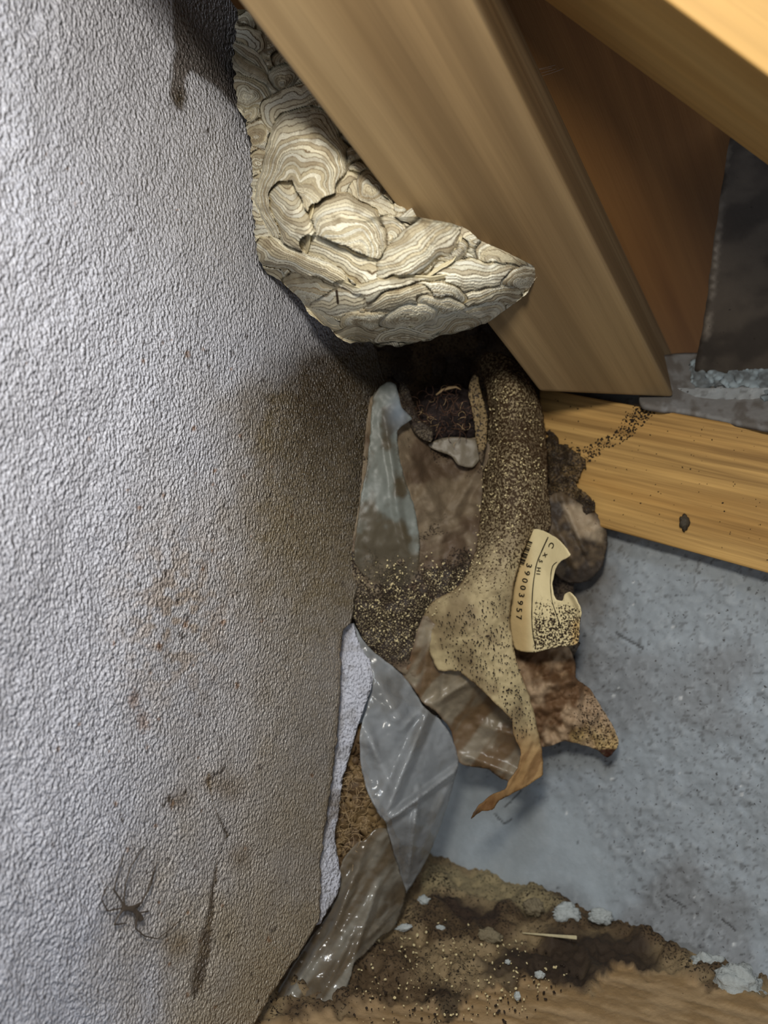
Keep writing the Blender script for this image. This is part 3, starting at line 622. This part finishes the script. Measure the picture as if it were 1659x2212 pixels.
# label paper
lp = empty('printed_label_scrap', Wv(1180, 1290, .62)); tag(lp, 'cream printed label scrap with black digits, torn round on its right edge', 'label')
ld = rbf([(1140, 1160, .640), (1180, 1160, .626), (1225, 1195, .600), (1180, 1250, .618), (1110, 1250, .634), (1110, 1380, .636), (1150, 1340, .622), (1190, 1340, .612), (1250, 1330, .600), (1245, 1390, .604), (1160, 1405, .620)])
def clp(x, y, e):
    n = fbm(x*.03, y*.03, 171, 3); c = np.tile(lin((214, 196, 150)), (len(x), 1)); c = mix(c, lin((184, 152, 100)), sst(1160, 1130, x-.0*(y-1250))*.8); c = mix(c, lin((200, 160, 96)), sst(1225, 1245, x)*sst(1330, 1350, y)*.7)
    tt = sst(1265, 1345, y+(n-.5)*50)*sst(1146, 1156, x); return np.concatenate([c, np.clip(.04+.52*tt, 0, .9)[:, None]], 1)
m_label = vcmat('label_paper', dark=(58, 42, 26), light=(232, 214, 166), scale=620, kl=.3, rough=.6, mott=.12, bumpd=.0005, spec=.3)
lab = sheet('label_sheet', [(1148, 1146), (1165, 1143), (1180, 1149), (1205, 1164), (1220, 1180), (1232, 1197), (1228, 1203), (1212, 1212), (1203, 1222), (1197, 1240), (1193, 1262), (1196, 1285), (1202, 1296), (1215, 1298), (1220, 1284), (1230, 1278), (1242, 1290), (1252, 1308), (1256, 1325), (1252, 1345), (1251, 1375), (1246, 1392), (1215, 1396), (1185, 1401), (1158, 1409), (1135, 1408), (1112, 1400), (1100, 1340), (1105, 1260), (1125, 1190)],
    ld, m_label, clp, step=3.2, thick=.0007, seed=17, ragged=1, k=.5, extra=lambda x, y, e: wob(172, .001, .0004)(x, y, e)-.004*(1-sst(0, 12, e))*sst(1250, 1270, y)*sst(1225, 1240, x))
parent_keep(lab, lp)
m_ink = flat('black_ink', (30, 26, 20), .7, .1)
def on_label(name, V2, Fc, mat=m_ink, lift=.0010):
    V2 = np.array(V2); o = mesh_obj(name, W(V2[:, 0], V2[:, 1], ld(V2[:, 0], V2[:, 1])-lift-.0006), Fc, mat, None, smooth=False); solid(o, .0001); parent_keep(o, lp); return o
def text_on(name, s, path, h, adv=None):
    """letters follow the path (top to bottom), their tops pointing to the right"""
    P = catmull(path, 1, closed=False); L = np.concatenate([[0], np.cumsum(np.linalg.norm(np.diff(P, axis=0), axis=1))])
    VV = []; FF = []; n = len(s)
    for i, ch in enumerate(s):
        if ch == ' ': continue
        cu = bpy.data.curves.new('t', 'FONT'); cu.body = ch; cu.size = 1; cu.resolution_u = 4; cu.offset = .012; to = bpy.data.objects.new('t', cu); COL.objects.link(to)
        bpy.context.view_layer.update(); me = bpy.data.meshes.new_from_object(to.evaluated_get(bpy.context.evaluated_depsgraph_get()))
        v = np.array([tuple(q.co) for q in me.vertices]); v[:, 0] -= (v[:, 0].max()+v[:, 0].min())/2
        s0 = L[-1]*(i+.5)/n; base = len(VV)
        for (a, b_, _) in v:
            q = np.clip(s0+a*h*1.0, 0, L[-1]); px_ = np.interp(q, L, P[:, 0]); py_ = np.interp(q, L, P[:, 1])
            q2 = min(q+3, L[-1]); q1 = max(q-3, 0); tx = np.interp(q2, L, P[:, 0])-np.interp(q1, L, P[:, 0]); ty = np.interp(q2, L, P[:, 1])-np.interp(q1, L, P[:, 1]); tl = math.hypot(tx, ty)
            VV.append((px_+ty/tl*b_*h*.85, py_-tx/tl*b_*h*.85))
        for f in me.polygons: FF.append([base+k for k in f.vertices])
        bpy.data.objects.remove(to); bpy.data.curves.remove(cu); bpy.data.meshes.remove(me)
    return on_label(name, VV, FF)
text_on('printed_digits', '39003957', [(1139, 1212), (1132, 1240), (1125, 1264), (1120, 1290), (1116, 1315), (1115, 1342)], 20)
text_on('printed_lettering', 'C x', [(1189, 1170), (1181, 1186), (1171, 1202)], 18)
text_on('printed_lettering', '5 HI', [(1166, 1206), (1161, 1220), (1158, 1244)], 14)
text_on('printed_small_print', 'IIIHIIIHIII', [(1124, 1218), (1114, 1245), (1106, 1275), (1102, 1300), (1100, 1335)], 6)
def ribbon_on(name, path, w):
    P = catmull(path, 4, closed=False); t = np.gradient(P, axis=0); nn = np.stack([-t[:, 1], t[:, 0]], 1); nn /= np.linalg.norm(nn, axis=1)[:, None]
    s = np.arange(len(P)); ww = w*(.7+.6*vn(s*.4, s*0, 5))[:, None]
    return on_label(name, np.concatenate([P-nn*ww, P+nn*ww]), gridfaces(2, len(P)))
ribbon_on('printed_border', [(1184, 1160), (1172, 1186), (1160, 1215), (1155, 1240), (1151, 1270), (1149, 1310), (1149, 1345), (1153, 1380), (1158, 1402)], .9)
ribbon_on('printed_border', [(1203, 1214), (1194, 1222), (1190, 1240), (1189, 1262), (1192, 1295), (1201, 1325), (1210, 1350), (1216, 1378)], .6)
VV = []; FF = []; 
bars = [0, 2.2, 5, 9, 13.5, 16, 18.5, 21, 24, 29, 31, 33.5, 36, 38.5, 42, 44, 46.5, 49, 51, 54]
for i, b0 in enumerate(bars):
    q = b0/56; cx_ = 1144-19*q; cy_ = 1170+50*q; ww = .55 if i % 3 else 1.0; hh = 6.2; ux, uy = .94, .34; vx, vy = -.36, .93; k = len(VV)
    VV += [(cx_-ux*hh-vx*ww, cy_-uy*hh-vy*ww), (cx_+ux*hh-vx*ww, cy_+uy*hh-vy*ww), (cx_+ux*hh+vx*ww, cy_+uy*hh+vy*ww), (cx_-ux*hh+vx*ww, cy_-uy*hh+vy*ww)]; FF.append((k, k+1, k+2, k+3))
on_label('printed_barcode', VV, FF)

# crumpled lower paper right, with dark tip
cp = empty('crumpled_paper', Wv(1230, 1520, .68)); tag(cp, 'crumpled brown paper in the shade below the label scrap, with a dark tip', 'paper')
cpd = rbf([(1110, 1400, .672), (1240, 1400, .676), (1120, 1500, .660), (1200, 1480, .655), (1270, 1500, .665), (1180, 1600, .668), (1260, 1570, .655), (1335, 1600, .650), (1310, 1635, .655), (1160, 1640, .68)])
def ccp(x, y, e):
    n = fbm(x*.025, y*.02, 181, 4); c = mix(np.tile(lin((164, 138, 108)), (len(x), 1)), lin((104, 76, 50)), sst(.4, .62, n)); tip = sst(1225, 1290, x+(n-.5)*120)*sst(1535, 1600, y+(n-.5)*80); c = mix(c, lin((196, 168, 112)), tip*.8)
    c = mix(c, lin((56, 26, 12)), sst(1614, 1620, y)*sst(1270, 1285, x)); return np.concatenate([c, np.clip(.18+.32*sst(1200, 1290, x+(fbm(x*.04, y*.04, 183)-.5)*120)*sst(1420, 1520, y), 0, .8)[:, None]], 1)
cps = sheet('crumpled_sheet', [(1100, 1395), (1160, 1405), (1225, 1398), (1242, 1430), (1245, 1465), (1275, 1490), (1300, 1530), (1325, 1570), (1336, 1600), (1333, 1616), (1312, 1636), (1290, 1620), (1262, 1610), (1220, 1600), (1190, 1610), (1160, 1610), (1130, 1560), (1100, 1480)], cpd, m_paper, ccp, step=4, thick=.0008, seed=19,
    extra=lambda x, y, e: wob(182, .010, .006, .02, .06)(x, y, e)+folds([(1160, 1480, 1250, 1470, .008, 14), (1250, 1480, 1245, 1590, .008, 12), (1150, 1540, 1230, 1520, .006, 14), (1200, 1500, 1210, 1590, .005, 10), (1290, 1540, 1260, 1600, .004, 10)])(x, y, e))
parent_keep(cps, cp)
# fuzzy bulge to the right of the roll and dusty scraps against the batten
m_fuzz = vcmat('dusty_fuzz', base=(96, 82, 62), rough=.9, mott=.5, bumpd=.003, scale=260)
bg = sheet('folded_film', [(1186, 1075), (1210, 1060), (1250, 1085), (1290, 1110), (1308, 1135), (1312, 1175), (1300, 1225), (1270, 1255), (1235, 1260), (1200, 1240), (1180, 1180), (1178, 1120)], rbf([(1190, 1080, .662), (1250, 1100, .664), (1310, 1160, .668), (1240, 1170, .656), (1190, 1200, .66), (1260, 1250, .668)]), m_dirtp,
    lambda x, y, e: np.concatenate([mix(mix(np.tile(lin((96, 80, 60)), (len(x), 1)), lin((60, 50, 40)), sst(.4, .6, fbm(x*.03, y*.03, 191))), lin((178, 158, 130)), softpoly(x, y, [(1215, 1090), (1250, 1090), (1300, 1140), (1300, 1170), (1250, 1160)], 8)*.8), 0*x[:, None]+.22], 1), step=4, thick=.0008, seed=21,
    extra=lambda x, y, e: wob(192, .004, .002, .03, .08)(x, y, e)+folds([(1215, 1075, 1275, 1215, .006, 10), (1195, 1120, 1250, 1240, .005, 12)])(x, y, e))
tag(bg, 'dusty folded brown film bulging out between kraft paper and batten', 'film')
fz = sheet('dust_clump', [(1180, 930), (1210, 960), (1250, 985), (1262, 1010), (1240, 1040), (1285, 1095), (1262, 1110), (1210, 1080), (1180, 1060)], lambda x, y: 1/(.7305+.000599*x+0*y)-.006, m_dirtp, ncol((112, 90, 58), (66, 52, 36), 195, a=.55), step=4, thick=.0015, seed=23, ragged=12, extra=wob(196, .006, .006, .03, .1))
tag(fz, 'dark brown dust clump clinging to the left end of the batten', 'dust')

# dark fibre clump in the hole
fc = empty('fibre_clump', Wv(960, 890, .69)); tag(fc, 'dark tangled fibre clump in the hollow under the wasp nest', 'fibre')
m_df = vcmat('dark_fibre', base=(46, 34, 32), rough=.8, mott=.6, bumpd=.004, scale=300, spec=.5)
blob('clump', 968, 892, .685, (66, 58), m_df, 3, .35, 5, (1, .8, 1), parent=fc, freq=3)
m_fl = flat('pale_fibre', (190, 160, 116), .5, .5); m_fd = flat('brown_fibre', (86, 58, 40), .6, .5)
def fibres(n, cx, cy, rx, ry, d, seed, mat, rad=.00022, l=26, name='fibres', parent=None):
    rg = random.Random(seed); bm = bmesh.new()
    for i in range(n):
        a = rg.uniform(0, 6.28); q = math.sqrt(rg.random()); px_ = cx+rx*q*math.cos(a); py_ = cy+ry*q*math.sin(a); th = rg.uniform(0, 6.28); dd_ = d-.025*(1-q*q)-rg.uniform(0, .01); pts = []
        cv = rg.uniform(-.5, .5)
        for k in range(7): pts.append(Wv(px_, py_, dd_)); px_ += math.cos(th)*l/7; py_ += math.sin(th)*l/7; th += cv; dd_ += rg.uniform(-.002, .002)
        tube_mesh(bm, pts, [rad*s_ for s_ in (.5, 1, 1, 1, 1, 1, .4)], 4)
    o = bm_obj(name, bm, mat); o['kind'] = 'stuff'
    if parent: parent_keep(o, parent)
    return o
fibres(70, 965, 890, 62, 55, .668, 1, m_fd, .0003, 36, parent=fc); fibres(26, 970, 900, 68, 60, .666, 2, m_fl, .00018, 24, parent=fc)
rimb = bmesh.new(); tube_mesh(rimb, [Wv(a, b, .655) for a, b in ((942, 853), (955, 843), (970, 838), (985, 836), (996, 842))], [.0006, .0012, .0015, .001, .0003], 6); ro = bm_obj('curled_rim', rimb, m_fl); parent_keep(ro, fc)

# ================================================================== CLEAR PLASTIC BAG
m_bag = plastic('clear_film', (190, 194, 196), 1, .22, vc=True, bumpd=.0008)
bagroot = empty('clear_plastic_sheet', Wv(860, 1700, .66)); tag(bagroot, 'clear creased plastic sheet hanging in the lower corner down to the ledge', 'plastic sheet')
bd = rbf([(770, 1350, .640), (830, 1430, .640), (920, 1530, .652), (985, 1620, .662), (780, 1560, .625), (860, 1560, .632), (840, 1700, .618), (780, 1700, .620), (920, 1650, .640), (900, 1780, .632), (830, 1800, .622), (980, 1680, .672), (940, 1800, .672), (880, 1900, .668), (870, 1960, .672), (850, 1890, .655)])
bagf = [(925, 1535, 830, 1765, .014, 20), (990, 1660, 835, 1775, .014, 14), (985, 1655, 905, 1850, .007, 16), (870, 1575, 910, 1530, .005, 12), (800, 1590, 815, 1640, .006, 12), (845, 1700, 780, 1560, .004, 20), (905, 1700, 880, 1900, .009, 10), (810, 1460, 870, 1560, .005, 26)]
def cbag(x, y, e):
    n = fbm(x*.02+y*.01, y*.012, 201, 3); c = np.tile(lin((164, 166, 166)), (len(x), 1)); c = mix(c, lin((124, 120, 112)), sst(.5, .7, n)*.6)
    fo = -folds([(a_, b_, c_, d_, 1., 9) for a_, b_, c_, d_, _, _ in bagf])(x, y); al = .42+.22*(n-.5)+.25*(1-sst(0, 7, e))+.28*np.clip(fo, 0, 1); return np.concatenate([c, np.clip(al, .2, .95)[:, None]], 1)
b1 = sheet('upper_film', [(764, 1346), (785, 1385), (815, 1415), (850, 1440), (880, 1470), (915, 1525), (950, 1555), (975, 1590), (988, 1630), (990, 1655), (972, 1720), (950, 1790), (925, 1850), (900, 1895), (876, 1930), (868, 1900), (850, 1840), (832, 1775), (815, 1755), (790, 1700), (778, 1640), (778, 1580), (795, 1520), (806, 1480), (800, 1430), (780, 1400)],
    bd, m_bag, cbag, step=4, thick=.0003, seed=31, k=.4, extra=lambda x, y, e: wob(202, .006, .002, .012, .04)(x, y, e)+folds(bagf)(x, y, e)); parent_keep(b1, bagroot)
bd2 = rbf([(740, 1850, .625), (790, 1830, .622), (840, 1900, .64), (870, 1960, .66), (700, 2000, .615), (780, 2000, .612), (650, 2080, .600), (740, 2090, .592), (600, 2160, .575), (700, 2170, .565), (840, 2020, .64)])
def cbag2(x, y, e):
    n = fbm(x*.03+y*.02, y*.006, 205, 3); c = mix(np.tile(lin((158, 152, 138)), (len(x), 1)), lin((112, 98, 78)), sst(.4, .68, n)); al = .56+.2*(n-.5)+.2*(1-sst(0, 6, e)); return np.concatenate([c, np.clip(al, .2, .95)[:, None]], 1)
b2 = sheet('lower_film', [(775, 1818), (790, 1815), (810, 1790), (835, 1790), (850, 1840), (868, 1900), (878, 1925), (868, 1965), (850, 2005), (815, 2030), (790, 2058), (765, 2080), (755, 2120), (740, 2150), (715, 2170), (640, 2185), (565, 2205), (590, 2160), (630, 2090), (670, 2030), (710, 1975), (735, 1920), (733, 1880), (745, 1850)],
    bd2, m_bag, cbag2, step=4, thick=.0003, seed=33, k=.5, extra=lambda x, y, e: wob(206, .004, .002, .014, .05)(x, y, e)+folds([(790, 1830, 700, 2060, .006, 14), (820, 1900, 760, 2080, .007, 14), (860, 1960, 790, 2030, .006, 10), (720, 2000, 620, 2160, .005, 12), (780, 1980, 690, 2160, .004, 12)])(x, y, e)); parent_keep(b2, bagroot)
# brown insulation seen between membrane and film
fi = sheet('insulation_fibre', [(775, 1565), (785, 1600), (790, 1660), (805, 1710), (835, 1760), (860, 1830), (875, 1900), (850, 1960), (780, 1960), (730, 1920), (724, 1850), (718, 1780), (722, 1700), (745, 1640)], rbf([(775, 1565, .650), (720, 1750, .645), (800, 1750, .648), (870, 1900, .69), (740, 1920, .65)]), m_dirtp,
    ncol((134, 108, 70), (92, 70, 44), 211, .03, a=.32), step=4, thick=.012, seed=35, ragged=5, extra=wob(212, .006, .003, .03, .10))
tag(fi, 'golden brown fibrous insulation showing between the grey flap and the clear plastic', 'insulation')
fibres(150, 765, 1770, 40, 120, .644, 5, m_fl, .00016, 30, parent=fi)
# membrane flap
def cfl(x, y, e):
    n = fbm(x*.05, y*.05, 221); c = mix(np.tile(lin((196, 196, 204)), (len(x), 1)), lin((150, 146, 144)), sst(.5, .7, n)*.5); c = mix(c, lin((96, 78, 50)), np.exp(-((y-1745)/45)**2)*sst(.4, .6, n)*.7); return np.concatenate([c, 0*x[:, None]+.05], 1)
m_flap = vcmat('membrane_clean', dark=(70, 54, 36), light=(225, 225, 228), scale=500, kl=.3, rough=.5, mott=.15, bumpd=.0003, spec=.5, grain=560, graind=.0040)
fp = sheet('membrane_flap', [(762, 1348), (775, 1385), (800, 1425), (806, 1455), (800, 1490), (775, 1560), (758, 1620), (740, 1680), (730, 1760), (722, 1800), (728, 1850), (736, 1890), (728, 1930), (706, 1968), (690, 1995), (676, 1990), (680, 1850), (700, 1740), (716, 1650), (725, 1500), (728, 1400), (742, 1355)],
    rbf([(740, 1350, .640), (800, 1450, .636), (728, 1500, .628), (715, 1700, .618), (740, 1700, .622), (690, 1990, .598), (735, 1890, .612), (675, 1900, .598)]), m_flap, cfl, step=4, thick=.0012, seed=37, extra=wob(222, .0015, .0008))
tag(fp, 'clean pale grey membrane flap folded out at the wall edge beside the clear plastic', 'membrane')

# ================================================================== SPIDER
def spider():
    C0 = lambda a, b, lift=.004: Wv(a, b, float(d_left(a, b))-lift)
    verts = [C0(268, 1962, .006), C0(283, 1963, .007), C0(298, 1972, .007), C0(306, 1988, .006)]; rad = [.0010, .0015, .0012, .0018]; edges = [(0, 1), (1, 2), (2, 3)]
    legs = [(0, [(262, 1945), (246, 1922), (252, 1895), (268, 1845)]), (0, [(268, 1940), (271, 1910), (283, 1870), (312, 1828)]), (0, [(262, 1962), (232, 1968), (219, 1942), (237, 1900)]), (0, [(258, 1975), (246, 1998), (274, 1994)]),
            (1, [(300, 1958), (318, 1925), (328, 1895), (340, 1862)]), (1, [(305, 1950), (325, 1915), (334, 1880)]), (1, [(300, 1972), (322, 1968)]), (2, [(292, 2005), (312, 2022), (340, 2028), (365, 2010), (392, 1985)])]
    for r_, pts in legs:
        prev = r_
        for k, (a, b_) in enumerate(pts):
            verts.append(C0(a, b_, .006 if k < len(pts)-1 else .002)); rad.append(.00042 if k < 2 else .00030); edges.append((prev, len(verts)-1)); prev = len(verts)-1
    me = bpy.data.meshes.new('spider'); me.from_pydata(verts, edges, []); o = bpy.data.objects.new('spider', me); COL.objects.link(o)
    m = o.modifiers.new('skin', 'SKIN'); sv = me.skin_vertices
    if not sv:
        bm = bmesh.new(); bm.from_mesh(me); bm.verts.layers.skin.verify(); bm.to_mesh(me); bm.free(); sv = me.skin_vertices
    for v, r_ in zip(sv[0].data, rad): v.radius = (r_, r_)
    sv[0].data[1].use_root = True
    s_ = o.modifiers.new('sub', 'SUBSURF'); s_.levels = 1; s_.render_levels = 2
    me.materials.append(flat('spider_grey_brown', (74, 64, 54), .6, .3)); tag(o, 'small long-legged grey-brown spider on the textured wall, lower left', 'spider')
spider()

# ================================================================== LOOSE BITS
m_chip = flat('plaster_chip', (176, 180, 176), .85, .2, .0012, 500); m_chip2 = flat('tan_chip', (128, 116, 92), .85, .2, .0012, 500)
def fz_at(px_, py_): return float(d_floor(px_, py_))
chips = [(1224, 1972, 32, 20, m_chip, 'largest whitish plaster chip, lying at the foot of the grey wall'),
         (1152, 1960, 20, 18, m_chip2, 'round greyish plaster chip left of the largest white chip'),
         (1298, 1980, 26, 15, m_chip, 'flat grey plaster chip right of the largest white chip, against the wall foot'),
         (1058, 2022, 28, 15, m_chip2, 'jagged tan-grey plaster crumb in the debris below the round chip'),
         (952, 2006, 11, 8, m_chip, 'small white plaster crumb on the debris beside the clear plastic'),
         (872, 2004, 19, 7, m_chip, 'thin white sliver of plaster next to the foot of the clear plastic'),
         (915, 1946, 13, 12, m_chip, 'pale plaster crumb near the corner where plastic meets the ledge'),
         (1597, 2128, 52, 42, m_chip, 'large crusty grey plaster lump at the lower right of the wall foot'),
         (1530, 2090, 40, 30, m_chip, 'grey plaster lump left of the large crusty one'),
         (1097, 2078, 6, 5, m_chip, 'tiny white crumb in the middle of the dark debris'),
         (1118, 2152, 7, 9, m_chip, 'tiny yellowish white crumb at the edge of bare wood'),
         (1166, 2105, 10, 8, m_chip, 'small clustered pale crumb at the edge of the dark patch')]
for i, (a, b_, rx, ry, mt, lb) in enumerate(chips):
    dd_ = fz_at(a, b_+ry*.6)-.010
    if a > 1500: dd_ = fz_at(a, b_)
    o = blob('plaster_chip', a, b_, dd_, (rx, ry), mt, 30+i, .45, 4, (1, .8, 1), rot=.2 if i != 5 else -.2, freq=2.4)
    tag(o, lb, 'plaster chip', 'plaster chips on the ledge')
sl = prism('wood_splinter', [Wv(1128, 2014, .66), Wv(1128, 2017, .66), Wv(1128, 2016, .662)], [Wv(1246, 2021, .63), Wv(1246, 2030, .63), Wv(1246, 2028, .64)], flat('pale_splinter', (214, 200, 160), .5, .4), .0004, 1)
tag(sl, 'long pale wood splinter lying below the largest white plaster chip', 'splinter')
def crumbs(name, poly, n, dfn, r, mat, seed, label, lift=.001, dens=None, parent=None, cat='debris'):
    rg = random.Random(seed); bm = bmesh.new(); xs_ = [p[0] for p in poly]; ys_ = [p[1] for p in poly]; k = 0; tries = 0
    while k < n and tries < n*60:
        tries += 1; a = rg.uniform(min(xs_), max(xs_)); b_ = rg.uniform(min(ys_), max(ys_))
        if not bool(inpoly(np.array([a]), np.array([b_]), poly)[0]): continue
        if dens and rg.random() > dens(a, b_): continue
        d_ = float(dfn(a, b_))-lift; rr_ = rg.uniform(*r)*d_/F; c_ = Wv(a, b_, d_)
        M = Matrix.Translation(c_) @ Matrix.Rotation(rg.uniform(0, 6), 4, Vector((rg.random(), rg.random(), rg.random()+.1)).normalized()) @ Matrix.Diagonal((rr_*rg.uniform(.6, 1.6), rr_*rg.uniform(.4, 1), rr_*rg.uniform(.6, 1.2), 1))
        bmesh.ops.create_icosphere(bm, subdivisions=1, radius=1, matrix=M); k += 1
    o = bm_obj(name, bm, mat, smooth=False); o['kind'] = 'stuff'
    if parent: parent_keep(o, parent)
    else: tag(o, label, cat)
    return o
m_cr = flat('pale_crumb', (214, 196, 148), .5, .5); m_cd = flat('dark_crumb', (46, 34, 22), .7, .3)
def vfl(a, b_): return d_floor(a, b_+3)
crumbs('pale_crumbs', [(830, 2000), (1000, 1980), (1180, 2060), (1230, 2110), (1180, 2170), (1000, 2212), (780, 2212), (760, 2120)], 230, vfl, (1.2, 3.4), m_cr, 5, 'fine pale crumbs scattered over the dark debris on the ledge', .006)
crumbs('dark_crumbs', [(780, 2040), (1180, 2050), (1260, 2110), (1130, 2212), (760, 2212)], 190, vfl, (1.2, 3.6), m_cd, 6, 'fine dark crumbs scattered over the wooden ledge', .005)
q_ = [(1435, 880), (1400, 905), (1370, 940), (1310, 975), (1260, 1005), (1190, 1010), (1185, 960), (1260, 965), (1330, 930), (1370, 870)]
crumbs('wasp_droppings', q_, 520, lambda a, b_: d_batten(a, b_), (1.0, 2.7), m_cd, 7, 'dark speckled droppings trail running diagonally across the batten', .0006)
crumbs('dust_specks', [(1180, 860), (1440, 880), (1659, 930), (1659, 1220), (1310, 1130), (1185, 1080)], 110, lambda a, b_: d_batten(a, b_), (.7, 1.8), m_cd, 8, 'sparse dark specks over the face of the pine batten', .0005)
crumbs('pale_specks', [(1060, 810), (1150, 850), (1178, 960), (1180, 1060), (1110, 1150), (1040, 1250), (930, 1310), (925, 1350), (1020, 1180), (1040, 1000)], 420, lambda a, b_: kd(a, b_), (1.0, 2.6), m_cr, 9, None, .003, parent=kr)
crumbs('dark_specks', [(940, 1330), (1095, 1280), (1110, 1400), (1160, 1580), (1120, 1600), (1070, 1500), (960, 1430)], 620, lambda a, b_: kd(a, b_), (.9, 2.1), m_cd, 10, None, .003, parent=kr)
crumbs('dark_specks', [(1155, 1300), (1195, 1310), (1225, 1300), (1248, 1320), (1245, 1385), (1160, 1402)], 240, lambda a, b_: ld(a, b_), (1.0, 2.2), m_cd, 11, None, .0012, parent=lp)
crumbs('pale_specks', [(770, 1220), (930, 1180), (1000, 1260), (910, 1330), (900, 1400), (820, 1390), (765, 1320)], 220, lambda a, b_: cov_d(a, b_), (1.0, 2.6), m_cr, 12, None, .008, parent=root)
crumbs('dark_specks', [(1250, 1500), (1290, 1520), (1330, 1600), (1240, 1600)], 110, lambda a, b_: cpd(a, b_), (1.0, 2.2), m_cd, 13, None, .006, parent=cp)
# dried insect on the batten
ins = blob('dried_insect', 1478, 1128, float(d_batten(1478, 1128))-.002, (12, 17), flat('insect_dark', (70, 62, 50), .6, .3, .001), 77, .5, 3, (1, .6, 1), freq=3); tag(ins, 'small dried-up dark insect remains stuck low on the pine batten', 'insect')
# cobweb threads
m_web = plastic('web', (200, 196, 188), .35, .5)
def web(name, lines, d0, label):
    bm = bmesh.new()
    for (a, b_, c_, d_, z1, z2) in lines: tube_mesh(bm, [Wv(a+(c_-a)*t, b_+(d_-b_)*t+6*math.sin(t*3.1), z1+(z2-z1)*t) for t in np.linspace(0, 1, 7)], .00015, 4)
    o = bm_obj(name, bm, m_web); tag(o, label, 'cobweb')
web('cobweb', [(1120, 155, 1260, 120, .50, .60), (1130, 165, 1250, 128, .50, .60), (1125, 150, 1240, 135, .50, .60), (1140, 172, 1270, 122, .50, .60)], .5, 'faint cobweb threads stretched from the wide rafter into the shaded gap')
